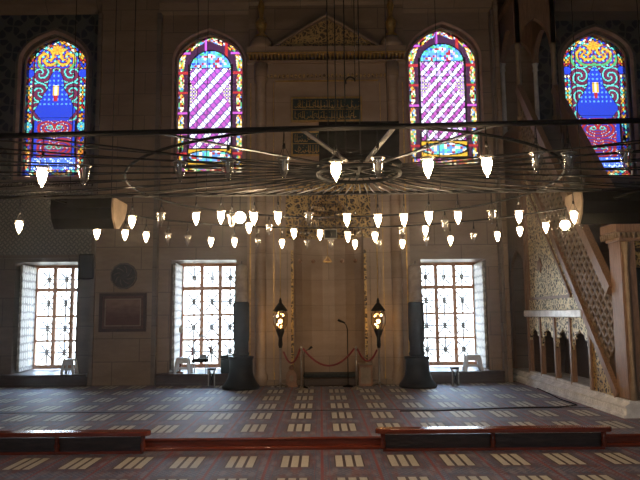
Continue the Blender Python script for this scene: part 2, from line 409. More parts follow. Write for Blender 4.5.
# ------------------------------------------------------------------ lower casement windows
SHUT = None
def shutter_mat():
    t = NT('pierced_shutter'); c = t.coord(); X, Y, Z = t.xyz(c)
    a = t.M('SINE', t.M('MULTIPLY', Z, 16.0)); b = t.M('SINE', t.M('ADD', t.M('MULTIPLY', Y, 22.0), t.M('MULTIPLY', X, 22.0)))
    n = t.noise(c, 9, 2); s = t.M('ABSOLUTE', t.M('ADD', t.M('MULTIPLY', a, b), t.M('MULTIPLY', t.M('SUBTRACT', n, .5), 1.6)))
    return t.pbr(t.mix(t.M('LESS_THAN', s, .3), (.78,.76,.68), (.33,.31,.27)), .55)
SHUT = shutter_mat()
def casement(name, lo, yf, shut_side, ang, pz_bot, rows, cut):
    xa, xb, za, zb = lo; y = yf + 1.1
    w = tag(bpy.data.objects.new(name, None), kind='structure'); COL.objects.link(w)
    g = .0
    fz0 = za + .02
    fr = MB(); T = .085
    fr.box(xa, xa+T, y, y+.1, fz0, zb).box(xb-T, xb, y, y+.1, fz0, zb).box(xa+T, xb-T, y, y+.1, zb-T, zb).box(xa+T, xb-T, y, y+.1, fz0, fz0+T+.02)
    struct(fr, 'window_frame', WOODF, w)
    W = (xb-xa-2*T)/3
    zs = [fz0+T+.02 + (zb-T-fz0-T-.02)*r for r in rows]
    for k in (1, 2):
        xx = xa+T+W*k
        struct(MB().box(xx-.045, xx+.045, y+.005, y+.085, zs[0], zs[-1]), 'mullion', WOODF, w)
    for k in range(1, len(zs)-1):
        for c in range(3):
            h = .05 if k == len(zs)-2 else .03
            struct(MB().box(xa+T+W*c+(.045 if c else 0), xa+T+W*(c+1)-(.045 if c < 2 else 0), y+.015, y+.075, zs[k]-h, zs[k]+h), 'glazing_bar', WOODF, w)
    struct(MB().box(xa+T, xb-T, y+.04, y+.046, zs[0], zs[-1]), 'glass_pane', GLASS, w)
    gr = MB(); yg = y+.2
    for c in range(3):
        x0 = xa+T+W*c; cx = x0+W/2
        for k in range(len(zs)-1):
            cz = (zs[k]+zs[k+1])/2; hz = (zs[k+1]-zs[k])/2
            gr.ball((cx, yg, cz), .032, 6)
            for q in range(4):
                a = q*PI/4; dx, dz = math.cos(a)*W/2, math.sin(a)*hz
                gr.tube([(cx-dx, yg, cz-dz), (cx+dx, yg, cz+dz)], .024, 5)
    struct(gr, 'iron_grille', plain('weathered_iron', (.14,.15,.15), .6, .3), w)
    # the inside shutter, folded back against the reveal
    hx = xa+.03 if shut_side < 0 else xb-.03
    sw = 1.0
    sh = MB().box(0, sw, -.02, .02, fz0+.02, zb-.06)
    for zz in (fz0+.02, fz0+.02+(zb-fz0)*.3, fz0+.02+(zb-fz0)*.86, zb-.12): sh.box(-.002, sw+.002, -.028, .028, zz, zz+.05)
    sh.box(-.002, .05, -.028, .028, fz0+.02, zb-.06).box(sw-.05, sw+.002, -.028, .028, fz0+.02, zb-.06)
    o = sh.build('shutter', SHUT, w); o.location = (hx, y-.03, 0)
    o.rotation_euler = (0, 0, -PI/2 + (ang if shut_side < 0 else -ang))
    return w
R4 = (0, .245, .50, .775, 1)
casement('window_1', LO1, YO, -1, .10, 371, R4, 0)
casement('window_2', LO2, YC, -1, .04, 371, R4, 0)
casement('window_3', LO3, YC, 1, .02, 371, R4, 0)
casement('window_4', LO4, YR-.1, 1, .10, 371, R4, 0)

# ------------------------------------------------------------------ stained glass
def hx(r, g, b): return (r, g, b)
K = .17
RED=(.10,.006,.006); BLU=(.006,.012,.11); SKY=(.03,.075,.16); TEA=(.03,.15,.12); YEL=(.17,.095,.008); WHT=(.30,.30,.32); PUR=(.12,.022,.10); LIL=(.17,.10,.22); LEAD=(.0015,.0012,.001); ORA=(.16,.05,.006); GRN_=(.02,.09,.03); CRE=(.22,.19,.12)
def _half(c): return (c[0]*.62, c[1]*.52, c[2]*.45)
RED,BLU,SKY,TEA,YEL,WHT,PUR,LIL,LEAD,ORA,GRN_,CRE = map(_half, (RED,BLU,SKY,TEA,YEL,WHT,PUR,LIL,LEAD,ORA,GRN_,CRE))
def h2(i, j, s=0):
    v = math.sin(i*127.1 + j*311.7 + s*74.7)*43758.5453
    return v - math.floor(v)
def lozenge(u, w, su, sw):
    a = u/su + w/sw; b = u/su - w/sw
    ia, ib = math.floor(a), math.floor(b)
    return ia, ib, min(a-ia, ia+1-a, b-ib, ib+1-b)
def col_centre(u, z, H, hw, bd, stripes):       # u metres from the axis, z metres above the sill, bd distance to the outline
    x = abs(u)
    if bd < .025: return LEAD
    inner = hw - .335
    top = H - .52
    ell = (x/inner)**2 + max(0, (z-(top-.42))/.50)**2
    ins = x < inner and .26 < z and ell < 1.0
    if not ins:                                   # border of round medallions
        e2 = abs(x - inner)
        if x < inner + .035 and z > .26 and z < top-.3: return LEAD
        if z < .26 and abs(z-.24) < .018: return LEAD
        t = z if x > inner-.02 and z > .26 else u + 7
        m = (t*1.9) % 1.0
        if m < .12: return h2(int(t*1.9), 3) < .5 and RED or PUR
        if bd < .06: return ((int(t*14)) % 2) and RED or ORA
        c = (bd - .145)/.075; q = (m-.56)/.44
        if c*c + q*q*1.0 > 1: return (.008,.002,.004)
        r = h2(int(t*18), int(bd*26), 1)
        return (YEL, CRE, GRN_, SKY, CRE, LEAD, YEL, RED)[int(r*7.99)]
    if z > top-.42:                               # lunette
        if z < top-.395 or ell > .88: return LEAD
        r = h2(int((u+3)*17), int(z*17), 4)
        if ell > .6: return (TEA, SKY, TEA, GRN_, BLU)[int(r*4.99)]
        return (SKY, TEA, RED, WHT, LIL, SKY, BLU)[int(r*6.99)]
    if z < .70:                                   # lower cartouche
        if z > .67 or z < .29: return LEAD
        e = (x/(inner*.95))**2 + ((z-.48)/.15)**2
        if e > 1.0: return (YEL if e > 1.35 else LEAD)
        r = h2(int((u+3)*15), int(z*17), 6)
        return (SKY, TEA, WHT, RED, SKY, TEA, CRE)[int(r*6.99)]
    zz = (z-.72)/(top-.42-.72)                    # vase panel of lozenges
    wv = inner*(.97 if zz < .52 else .97 - .42*math.sin(min(1, (zz-.52)/.2)*PI/2) if zz < .72 else .55 + .40*math.sin((zz-.72)/.28*PI*.8))
    if x > inner-.02: return LEAD
    su = .175 if stripes else .135
    if x > wv:
        if x < wv+.018: return PUR
        ia, ib, ed = lozenge(u, z, .07, .085)
        return LEAD if ed < .14 else (CRE if (ia+ib) % 2 else LIL)
    ia, ib, ed = lozenge(u, z, su, su*1.15)
    if ed < .10: return (.012,.006,.02) if stripes else LEAD
    k = ib if stripes else ib
    if stripes: return WHT if (ib % 2 == 0) else PUR
    r = h2(ia, ib, 9)
    return (WHT if (ib % 2 == 0) else (PUR if r < .7 else LIL))
def col_outer(u, z, H, hw, bd, stripes):
    x = abs(u)
    if bd < .025: return LEAD
    inner = hw - .27; top = H - .30
    if x > inner or z < .20 or bd < .235:
        if abs(x-inner) < .02 and z > .2: return LEAD
        if z > .2:
            for zr, cc in ((H*.36, TEA), (H*.735, BLU)):
                d = math.hypot(x-(hw-.145), z-zr)
                if d < .125:
                    a = math.atan2(z-zr, x-(hw-.145))
                    return LEAD if d > .11 else (YEL if d < .03 and cc is TEA else (cc if math.cos(a*8) > -.3 or cc is BLU else (.004,.01,.05)))
        t = z if (x > inner and bd < .3 and z > .2) else u+5
        c = bd-.135
        ia, ib, ed = lozenge(c, t, .09, .115)
        if abs(c) > .085: return (.03,.003,.004) if int(t*12) % 2 else (.012,.002,.006)
        if ed < .12: return LEAD
        return (YEL, BLU, TEA, ORA, RED, CRE, BLU)[int(h2(ia, ib, 2)*6.99)]
    if z > H*.765:                                 # crown of gilded flowers
        d = math.hypot(u, z-(H-.36))
        if d < .13:
            a = math.atan2(z-(H-.36), u); return YEL if math.cos(a*8) > -.2 and d > .03 else ORA
        dx, dz = x-.24, z-(H-.58); r_ = math.hypot(dx, dz); a = math.sin(3*math.atan2(dz, dx) + r_*38)
        b = math.sin(u*31)*math.sin(z*27)
        if a > .35: return YEL if r_ < .24 else GRN_
        return ORA if b > .62 else (TEA if b < -.7 else (BLU if a < -.8 else (.022,.003,.005)))
    if z < .55:                                   # lattice at the foot
        if z < .235 or z > .53: return LEAD
        ia, ib, ed = lozenge(u, z, .13, .13)
        g = min(abs((u/.065) % 1), abs((z/.065) % 1))
        return (.012,.02,.10) if ed < .16 or g < .22 else SKY if h2(ia, ib) < .4 else (.16,.18,.24)
    q = z/H
    if q > .40:                                   # blue domed figure with spreading skirts on a red ground
        wv = .20*math.sqrt(max(0, 1-((q-.63)/.125)**2)) if q > .63 else (.20 + (inner*.92-.20)*min(1, (.63-q)/.15) if q > .46 else inner*.92*(1-.35*((.46-q)/.06)))
        if abs(q-.615) < .035 and x < .085: return YEL if x > .03 else CRE
        if abs(q-.56) < .02 and x < .05: return RED
        if x < wv:
            return (.02,.045,.20) if math.hypot((u*9) % 1 - .5, (z*8) % 1 - .5) < .22 and q > .5 else BLU
        if x < wv+.018: return LEAD
        dx, dz = x-.40, (z % .5)-.25; r = math.sin(2*math.atan2(dz, dx) + math.hypot(dx, dz)*44)*.8
        return TEA if r > .55 else (LEAD if r > .3 else (.022,.003,.006))
    zt = q
    if x > inner*.78: return BLU if x < inner*.95 else LEAD
    zc_ = (((z-.55)/.52) % 1.0 - .5)*.5
    d = math.hypot((x-.12)*1.2, zc_*2.0)
    if .055 < d < .095: return TEA
    if d < .055: return RED if d < .035 else LEAD
    r = math.sin(3*math.atan2(zc_, x-.12) + d*40)*.7
    return RED if r > .2 else (BLU if r < -.55 else (CRE if r < -.48 else (.02,.004,.008)))
def stained_window(name, hi, yf, fn, stripes):
    xc, hw, zb, zs, zp = hi; y = yf + .16; H = zp - zb
    w = tag(bpy.data.objects.new(name, None), kind='structure'); COL.objects.link(w)
    A = arch(xc, hw, zs, zp, 40)
    out = [(xc-hw, zb)] + A + [(xc+hw, zb)]
    half = [(px - xc, pz) for px, pz in A if px >= xc]
    def half_w(z):
        if z <= zs: return hw
        for (x0, z0), (x1, z1) in zip(half, half[1:]):
            if z1 <= z <= z0: return x0 + (x1-x0)*((z-z0)/(z1-z0) if z1 != z0 else 0)
        return 0
    def bd(u, z):
        if z <= zs: return min(hw-abs(u), z-zb)
        return min(half_w(z)-abs(u), math.sqrt(max(0, 1e9)) ) if False else min(hw-abs(u), min(math.hypot(px-abs(u), pz-z) for px, pz in half), )
    c = .019; nx = int(2*hw/c); nz = int(H/c)
    vs, fs, cs = [], [], []
    for j in range(nz+1):
        for i in range(nx+1): vs.append((xc-hw+2*hw*i/nx, y, zb+H*j/nz))
    for j in range(nz):
        z = zb+H*(j+.5)/nz; lim = half_w(z)
        for i in range(nx):
            u = -hw+2*hw*(i+.5)/nx
            if abs(u) > lim+c: continue
            b = i+j*(nx+1); fs.append((b, b+1, b+nx+2, b+nx+1))
            cs.append(fn(u, z-zb, H, hw, bd(u, z), stripes))
    me = bpy.data.meshes.new('glass_pane'); me.from_pydata(vs, [], fs); me.materials.append(STAIN)
    at = me.color_attributes.new('glass_colour', 'FLOAT_COLOR', 'CORNER')
    at.data.foreach_set('color', [v for cc in cs for _ in range(4) for v in (*cc, 1.0)])
    o = bpy.data.objects.new('glass_pane', me); COL.objects.link(o); o.parent = w
    # lead saddle bars and the outer plaster frame
    fr = MB(); B = [(xc-hw+.035, zb+.035)] + arch(xc, hw-.035, zs, zp-.05, 24) + [(xc+hw-.035, zb+.035)]
    fr.tube([(a, y-.01, b) for a, b in B], .03, 6, True); fr.build('window_frame', ROSE, w)
    ld = MB()
    for k in (.2, .42, .64): ld.tube([(xc-hw, y-.012, zb+H*k), (xc+hw, y-.012, zb+H*k)], .006, 4)
    ld.build('saddle_bars', IRON, w)
stained_window('window_5', HI1, YO, col_outer, False)
stained_window('window_6', HI2, YC, col_centre, True)
stained_window('window_7', HI3, YC, col_centre, False)
stained_window('window_8', HI4, YR, col_outer, False)

# ------------------------------------------------------------------ mihrab
YM = 15.50
mi = thing('prayer_niche', (0, YM, 0), 'tall marble prayer niche with gilded gable in the middle of the back wall', 'mihrab')
zsp = zc(236, YM); zap = zc(189, YM); zco = zc(64, YM); zct = zc(46, YM)
hwN = .84
ap = []
for s in range(8):                     # stepped pointed hood outline
    a = s/7; ap.append((-hwN*(1-a**1.3), zsp + (zap-zsp)*a))
outl = ap + [(-x, z) for x, z in reversed(ap[:-1])]
mb = MB().box(-1.95, -hwN, YM, D, 0, zco).box(hwN, 1.95, YM, D, 0, zco)
mb.prism(outl + [(hwN, zco), (-hwN, zco)], 'y', YM, D)
part(mb, 'surround', MARB2, mi)
mb = MB(); ncol = 9                    # concave niche wall
def nring(r, k): a = PI*k/ncol; return (-math.cos(a)*hwN*r, D-.22 + math.sin(a)*.7*r)
vs = []; fs = []
for z in (0, zsp):
    for k in range(ncol+1): x, y = nring(1, k); vs.append((x, y, z))
for k in range(ncol): fs.append((k, k+1, ncol+2+k, ncol+1+k))
mb.add(vs, fs); part(mb, 'niche_wall', MARB2, mi)
mb = MB(); tiers = 7                   # tiers of small corbelled cells closing the hood
for t in range(tiers):
    a0, a1 = t/tiers, (t+1)/tiers
    r0, r1 = 1-a0**1.3, 1-a1**1.3
    z0, z1 = zsp+(zap-zsp)*a0, zsp+(zap-zsp)*a1
    n = max(3, int(15*r0))
    def q(r, f): a = PI*f; return (-math.cos(a)*hwN*r, D-.22+math.sin(a)*.7*r)
    for k in range(n):
        f0, f1, fm = k/n, (k+1)/n, (k+.5)/n
        A, Bp, Cc = q(r0, f0), q(r0, f1), q(r1, f0); Dd = q(r1, f1); E = q(r1, fm); G = q(r0+.02, fm)
        mb.add([(*A, z0), (*Bp, z0), (*Bp, z0+(z1-z0)*.7), (*A, z0+(z1-z0)*.7), (*G, z0+(z1-z0)*.55), (*Cc, z1), (*Dd, z1), (*E, z1-.08)],
               [(0,4,3), (0,1,4), (1,2,4), (3,4,7,5), (4,2,6,7)])
part(mb, 'muqarnas_hood', GOLDC, mi)
fx = 1.02
mb = MB(); zt_ = zap+.16
mb.prism(outl + [(hwN, zsp-.05), (fx, zsp-.05), (fx, zt_), (-fx, zt_), (-fx, zsp-.05), (-hwN, zsp-.05)], 'y', YM-.025, YM)
part(mb, 'spandrel', GOLDC, mi)
for s in (-1, 1):
    a, b = sorted((s*.84, s*.90)); part(MB().box(a, b, YM-.03, YM, zc(372, YM), zc(250, YM)), 'gilded_edge', GOLDC, mi)
    a, b = sorted((s*.97, s*1.0)); part(MB().box(a, b, YM-.03, YM, zc(360, YM), zc(250, YM)), 'gilded_edge', MARB, mi)
    for xx in (1.30, 1.87):
        part(MB().box(s*xx-.014, s*xx+.014, YM-.03, YM, .1, zc(83, YM)), 'gilded_line', GOLD, mi)
    # corner colonnette with its gilded finial
    cx = s*1.62
    col = MB().lathe([(.17, 0), (.17, .25), (.13, .3), (.13, zco-.5), (.17, zco-.42), (.17, zco)], (cx, YM-.02, 0), 16)
    part(col, 'colonnette', MARB2, mi)
    prof = [(.15, 0), (.16, .08), (.08, .16), (.12, .30), (.15, .42), (.09, .52), (.05, .58), (.06, .72), (.09, .86), (.05, .98), (.02, 1.04), (.035, 1.10), (.004, 1.2)]
    top = MB().lathe([(.30, 0), (.30, .1), (.26, .22), (.20, .3)], (cx, YM+.05, zct-.08), 8)
    cap = part(top, 'capital', MARB2, mi)
    sub(MB().lathe([(r*1.0, z) for r, z in prof], (cx, YM+.05, zct+.2), 14), 'finial', GOLD, cap, mi)
# cornice with gilded teeth, sub band, gable
mb = MB().box(-1.95, 1.95, YM-.10, D, zco, zco+.07).box(-1.95, 1.95, YM-.2, D, zco+.2, zct-.08)
part(mb, 'cornice', MARB2, mi)
mb = MB(); x = -1.92
while x < 1.9:
    mb.prism([(x, zco+.2), (x+.075, zco+.2), (x+.0375, zco+.05)], 'y', YM-.18, YM-.02); x += .09
mb.box(-1.95, 1.95, YM-.215, YM-.2, zco+.2, zco+.235)
part(mb, 'cornice_teeth', GOLD, mi)
mb = MB(); x = -1.6; zb2 = zc(76, YM)
while x < 1.58:
    mb.prism([(x, zb2), (x+.04, zb2-.06), (x+.08, zb2), (x+.04, zb2+.06)], 'y', YM-.03, YM); x += .1
part(mb, 'frieze', GABLE, mi)
zl = zc(81, YM)
part(MB().box(-1.28, 1.28, YM-.03, YM, zl-.015, zl+.015), 'gilded_line', GOLD, mi)
for s in (-1, 1): part(MB().box(s*1.28-.02, s*1.28+.02, YM-.035, YM, .3, zl), 'panel_moulding', MARB2, mi)
gz0 = zct-.08; gap = zc(16, YM)
part(MB().prism([(-1.36, gz0), (1.36, gz0), (0, gap-.1)], 'y', YM-.05, D-.02), 'gable', GABLE, mi)
mb = MB()
for s in (-1, 1): mb.prism([(s*1.40, gz0), (s*1.31, gz0), (0, gap-.06), (0, gap)], 'y', YM-.12, D-.02)
part(mb, 'gable_moulding', MARB2, mi)
for px in (300, 313, 327, 342, 355):   # dark bosses high on the niche wall
    th = max(-.97, min(.97, (aY(px, 261, D+.5).x)/hwN)); yy = D-.22 + math.sqrt(1-th*th)*.7 - .03
    part(MB().ball((th*hwN*.985, yy, zc(261, yy)), .055, 8), 'boss', BROWN, mi)
part(MB().box(-1.95, 1.95, YM-.1, YM, 0, .13), 'plinth', MARB, mi)

# calligraphy panels
def calligraphy(label, px0, px1, py0, py1, seed, nm='calligraphy_panel'):
    rnd = random.Random(seed); a = aY(px0, py1, YM); b = aY(px1, py0, YM)
    x0, x1, z0, z1 = a.x, b.x, a.z, b.z
    r = thing(nm, ((x0+x1)/2, YM, z0), label, 'panel')
    part(MB().box(x0, x1, YM-.05, YM, z0, z1), 'tablet', GRN, r)
    fr = MB(); t = .04
    fr.box(x0-t, x1+t, YM-.08, YM, z1, z1+t).box(x0-t, x1+t, YM-.08, YM, z0-t, z0).box(x0-t, x0, YM-.08, YM, z0, z1).box(x1, x1+t, YM-.08, YM, z0, z1)
    part(fr, 'frame', GOLD, r)
    lt = MB(); rows = 2; rh = (z1-z0)/rows; y = YM-.056
    for k in range(rows):
        zb = z0+rh*k; x = x0+.05
        lt.box(x0, x1, y-.002, YM-.05, zb-.008, zb+.008)
        while x < x1-.12:
            t = rnd.random(); w = rnd.uniform(.05, .12)
            if t < .45: lt.tube([(x, y, zb+rh*.2), (x+.006, y, zb+rh*.86)], .010, 5)
            if t < .8: lt.tube([(x+w*(.5-.5*math.cos(q*PI/5)), y, zb+rh*(.22+rnd.uniform(0,.25)) - .04*math.sin(q*PI/5)) for q in range(6)], .010, 5)
            else: lt.tube([(x+w/2+.035*math.cos(q*PI/4), y, zb+rh*.5+.035*math.sin(q*PI/4)) for q in range(8)], .008, 5, True)
            lt.ball((x+rnd.uniform(0,w), y, zb+rh*rnd.uniform(.6,.85)), .011, 5)
            x += w*.8
    part(lt, 'lettering', GOLD, r)
calligraphy('dark green tablet of gilded script under the gable, the upper of two', 293, 360, 99, 121, 3)
calligraphy('dark green tablet of gilded script half behind the hanging loudspeaker, the lower of two', 293, 360, 133, 155, 5)

# ------------------------------------------------------------------ step and low rails
st = MB().box(-RX, RX, STEPY-.05, STEPY, LOW, -.02)
st.tube([(-RX, STEPY-.045, -.012), (RX, STEPY-.045, -.012)], .022, 10)
st.prism([(STEPY-.12, LOW), (STEPY-.12, LOW+.025), (STEPY-.10, LOW+.045), (STEPY-.05, LOW+.05), (STEPY-.05, LOW)], 'x', -RX, RX)
struct(st, 'trim_15', WOODR)
def low_rail(px0, px1, pyc, posts, label):
    Yr = STEPY-.24
    a, b = aY(px0, pyc, Yr), aY(px1, pyc-(px1-px0)*.0095, Yr)
    x0, x1 = a.x, b.x; z = .12; e = .10
    r = thing('low_rail', ((x0+x1)/2, Yr, LOW), label, 'rail', 'low wooden rails along the carpet step')
    # a broad flat hand board with rounded edges and rounded ends
    n = 8; plan = [(x0+e-e*math.sin(q*PI/n), Yr+e*math.cos(q*PI/n)) for q in range(n+1)] + [(x1-e+e*math.sin(q*PI/n), Yr-e*math.cos(q*PI/n)) for q in range(n+1)]
    cx_, lay = (x0+x1)/2, ((-.03, .965), (-.022, .99), (.0, 1.0), (.020, .99), (.028, .93))
    vs = []; m = len(plan)
    for dz, k in lay:
        for x, y in plan: vs.append((x + (1-k)*e*(1 if x < cx_ else -1), Yr+(y-Yr)*k, z+dz))
    fs = [(i+l*m, (i+1) % m + l*m, (i+1) % m + (l+1)*m, i+(l+1)*m) for l in range(len(lay)-1) for i in range(m)]
    fs += [tuple(range(m-1, -1, -1)), tuple((len(lay)-1)*m+i for i in range(m))]
    part(MB().add(vs, fs), 'hand_board', WOODR, r)
    part(MB().box(x0+.1, x1-.1, Yr-.03, Yr+.03, LOW, LOW+.035), 'foot_rail', WOODR, r)
    part(MB().box(x0+.12, x1-.12, Yr+.04, Yr+.055, LOW, z-.06), 'shade_board', WOODD, r)  # dark board put in for the shaded gap under the rail
    for p in posts:
        px = aY(p, 440, Yr).x
        part(MB().lathe([(.045, LOW+.03), (.03, LOW+.06), (.04, -.04), (.028, 0), (.034, z-.03)], (px, Yr, 0), 12), 'post', WOODR, r)
low_rail(-180, 151, 431, (-170, -60, 57, 143), 'red varnished low rail on the step at left with a window glint on its top')
low_rail(375, 611, 429.5, (383, 493, 604), 'red varnished low rail on the step in front of the stair pulpit')

# cable and seam on the carpet
seam = MB().box(-RX, RX, 11.46, 11.475, 0, .006); struct(seam, 'trim_16', BLACK)
pts = [aZ(px, py, .008) for px, py in ((537,388),(548,393),(560,399),(572,403),(577,405),(560,407),(520,407.5),(480,409),(440,410.5),(400,411))]
tag(MB().tube(pts, .010, 6).build('cable', BLACK), 'thin black cable lying on the upper carpet beside the stair pulpit', 'cable')

# ------------------------------------------------------------------ minbar (stair pulpit)
MX = 4.65; MW = .86; TY0, TY1 = 15.2, 16.6
mn = thing('stair_pulpit', (MX, 12.8, 0), 'tall carved stair pulpit with gilded side panels against the right of the back wall', 'pulpit')
def yz(px, py, X=MX): p = aX(px, py, X); return (p.y, p.z)
r1, r2 = yz(526, 100), yz(616, 294)
sl = (r2[1]-r1[1])/(r2[0]-r1[0])
def rail_z(y): return r1[1] + sl*(y-r1[0])
q1, q2 = yz(551, 228), yz(622, 400)
sl2 = (q2[1]-q1[1])/(q2[0]-q1[0])
def str_z(y): return q1[1] + sl2*(y-q1[0])
YP = yz(615, 330)[0]                    # rear face of the portal
def at_str(z): return q1[0] + (z-q1[1])/sl2
PZ0 = .26                               # top of the plinth
# plinth
mb = MB()
mb.prism([(MX-.12, 0), (MX-.12, .05), (MX-.07, .08), (MX-.07, .13), (MX-.03, PZ0), (MX+MW, PZ0), (MX+MW, 0)], 'y', YP-.55, TY1) if False else None
mb.add(*(lambda P, n: ([(x, YP-.5, z) for x, z in P] + [(x, TY1, z) for x, z in P],
     [tuple(range(n)), tuple(range(2*n-1, n-1, -1))] + [(i, i+n, (i+1) % n + n, (i+1) % n) for i in range(n)]))(
     [(MX-.17, 0), (MX-.17, .04), (MX-.12, .05), (MX-.12, .15), (MX-.14, .16), (MX-.14, .18), (MX-.06, PZ0-.03), (MX-.06, PZ0), (MX+MW, PZ0), (MX+MW, 0)], 10))
pl = part(mb, 'plinth', PALEM, mn)
PO = [(TY1-.1, .05), (YP-.45, .05)]; y = YP-.45
while y < TY1-.15: PO += [(y, .075), (y+.02, .125), (y+.05, .135), (y+.08, .125), (y+.09, .075)]; y += .1
mb = MB().prism(PO, 'x', MX-.15, MX-.11)
sub(mb, 'plinth_beads', PALEM, pl, mn)
# arcade
posts = [530.5, 542.5, 557, 572.5, 591.5]
yp = [yz(p, 345)[0] for p in posts]
zl0, zl1 = yz(545, 317)[1], yz(545, 310)[1]
pw = .085
for y in yp:
    part(MB().bbox(MX-.05, MX+.05, y-pw/2, y+pw/2, PZ0, zl0, .012), 'arcade_post', WOODM, mn)
part(MB().bbox(MX-.09, MX+.06, at_str(zl1)-.02, yp[0]+.1, zl0, zl1, .015), 'ledge', PALEM, mn)
for y1, y0 in zip(yp, yp[1:]):
    a, b = y0+pw/2, y1-pw/2; c = (a+b)/2; h = (b-a)/2
    A = []
    zs_, zt2 = zl0-.62, zl0-.22
    steps = [(1.0, 0), (.98, .2), (.80, .26), (.80, .48), (.52, .54), (.52, .74), (.22, .82), (0, 1.0)]
    L = [(c-h*s, zs_+(zt2-zs_)*t) for s, t in steps]; L += [(2*c-x, z) for x, z in reversed(L[:-1])]
    part(MB().prism(L + [(b, zl0), (a, zl0)], 'x', MX-.025, MX+.02), 'arch_head', GOLDP, mn)
    part(MB().bbox(MX-.06, MX+.05, a, b, PZ0, PZ0+.05, .01), 'arch_sill', PALEM, mn)
part(MB().box(MX+MW-.12, MX+MW-.08, yp[-1]-.6, TY0-.1, PZ0, zl1), 'shade_backing', WOODD, mn)  # dark sheet added so the arcade openings read as deep shade
# gilded upper panel, its moulded inner frame
yt = yp[0]
P = [(yt, zl1), (at_str(zl1)+.05, zl1), (at_str(str_z(yt)-.02)if False else yt, str_z(yt))]
g1 = part(MB().prism(P, 'x', MX-.01, MX+.06), 'carved_panel', GOLDP, mn)
fi = [yz(538, 291), yz(572, 288.5), yz(548, 222)]
mb = MB()
inner = [(yt-.18, zl1+.26), (at_str(zl1+.26)+.34, zl1+.26), (yt-.18, str_z(yt-.18)-.48)]
for i in range(3):
    a, b = inner[i], inner[(i+1) % 3]; mb.bar((MX-.02, *a), (MX-.02, *b), .05, .055)
sub(mb, 'inner_frame', WOODM, g1, mn)
sub(MB().prism([(inner[0][0]-.75+.18*math.cos(k*PI/5)*(1 if k % 2 else .6), inner[0][1]+.72+.18*math.sin(k*PI/5)*(1 if k % 2 else .6)) for k in range(10)], 'x', MX-.035, MX-.01), 'rosette', BROWN, g1, mn)
# lower triangle between the last post and the stringer
ya = yp[-1]-pw/2
part(MB().prism([(ya, PZ0), (at_str(PZ0)+.02, PZ0), (ya, min(zl1, str_z(ya)))], 'x', MX-.01, MX+.05), 'carved_triangle', GOLDC, mn)
# corner post
zpt = str_z(yt)
part(MB().bbox(MX-.06, MX+.06, yt-.02, yt+.10, zl1, zpt+.6, .015), 'corner_post', WOODM, mn)
# balustrade: stringer, hand rail, lattice
ye, ys = YP-.12, TY0+.02
part(MB().bar((MX-.01, ys, str_z(ys)), (MX-.01, at_str(PZ0)+.03, PZ0+.03), .12, .13), 'stringer', WOODM, mn)
for X, nm in ((MX-.01, 'hand_rail'), (MX+MW, 'hand_rail')):
    yr = YP+.03; zs0, zs1 = rail_z(ys), rail_z(yr)
    part(MB().bar((X, ys, zs0-.1), (X, yr, zs1-.1), .13, .20), nm, WOODM, mn)
zf = lambda y: rail_z(y)-.2
yb = ye; 
poly = [(ys, str_z(ys)), (max(ye, at_str(PZ0)), max(PZ0, str_z(ye))), (ye, zf(ye)), (ys, zf(ys))]
lp = part(MB().prism(poly, 'x', MX+.015, MX+.04), 'balustrade_panel', plain('dark_walnut', (.07,.045,.03), .6), mn)  # dark brown backing behind the lattice
mb = MB(); tdir = Vector((0, ye-ys, zf(ye)-zf(ys))).normalized(); L = (Vector((0,ye,zf(ye)))-Vector((0,ys,zf(ys)))).length
def inside(y, z): return ye+.02 < y < ys and str_z(y)+.04 < z < zf(y)-.03 and z > PZ0
ug = .16
def seg(a, b):
    n = 12; run = None
    for i in range(n+1):
        p = a.lerp(b, i/n); ok = inside(p.y, p.z)
        if ok and run is None: run = p
        if run is not None and (not ok or i == n):
            e = p if ok else a.lerp(b, (i-1)/n)
            if (e-run).length > .03: mb.bar(run, e, .035, .024)
            run = None
nd = Vector((0, -tdir.z, tdir.y)); 
if nd.z < 0: nd = -nd
o0 = Vector((MX, ys, zf(ys)))
for i in range(int(L/ug)+3):
    for j in range(-9, 1):
        c = o0 + tdir*(i*ug) + nd*(j*ug)
        hexa = [c + tdir*ug*.62*math.cos(k*PI/4+PI/8) + nd*ug*.62*math.sin(k*PI/4+PI/8) for k in range(8)]
        for k in range(8): seg(hexa[k], hexa[(k+1) % 8])
sub(mb, 'lattice', TAN, lp, mn)
part(MB().prism([(ys, str_z(ys)), (ye, max(.6, str_z(ye))), (ye, zf(ye)), (ys, zf(ys))], 'x', MX+MW-.02, MX+MW+.02), 'far_balustrade', WOODM, mn)
# steps
mb = MB(); ns = 18; zpl = rail_z(TY0)-1.0
for k in range(ns):
    y0 = YP + (TY0-YP)*k/ns
    mb.box(MX+.06, MX+MW-.03, y0, y0+(TY0-YP)/ns+.12, max(PZ0, PZ0+(zpl-PZ0)*(k-1)/ns), PZ0+(zpl-PZ0)*(k+1)/ns)
part(mb, 'staircase', MARBD, mn)
# passage under the landing: pointed opening in the side
zpa = yz(518, 250)[1]
A = arch((TY0+TY1)/2+.02, (TY1-TY0)/2-.12, zpa-.6, zpa, 8, .5)
mb = MB().prism([(TY0-.05, PZ0), (A[0][0], PZ0)] + A + [(A[-1][0], PZ0), (TY1, PZ0), (TY1, zpl), (TY0-.05, zpl)], 'x', MX-.03, MX+.05)
part(mb, 'passage_arch', WOODM, mn)
part(MB().box(MX+MW-.06, MX+MW, TY0, TY1, PZ0, zpl), 'passage_shade', WOODD, mn)  # thin dark panel standing in for the shade inside the passage
part(MB().box(MX+.06, MX+MW-.06, TY0-.05, TY0, PZ0, zpl), 'stair_back', WOODD, mn)
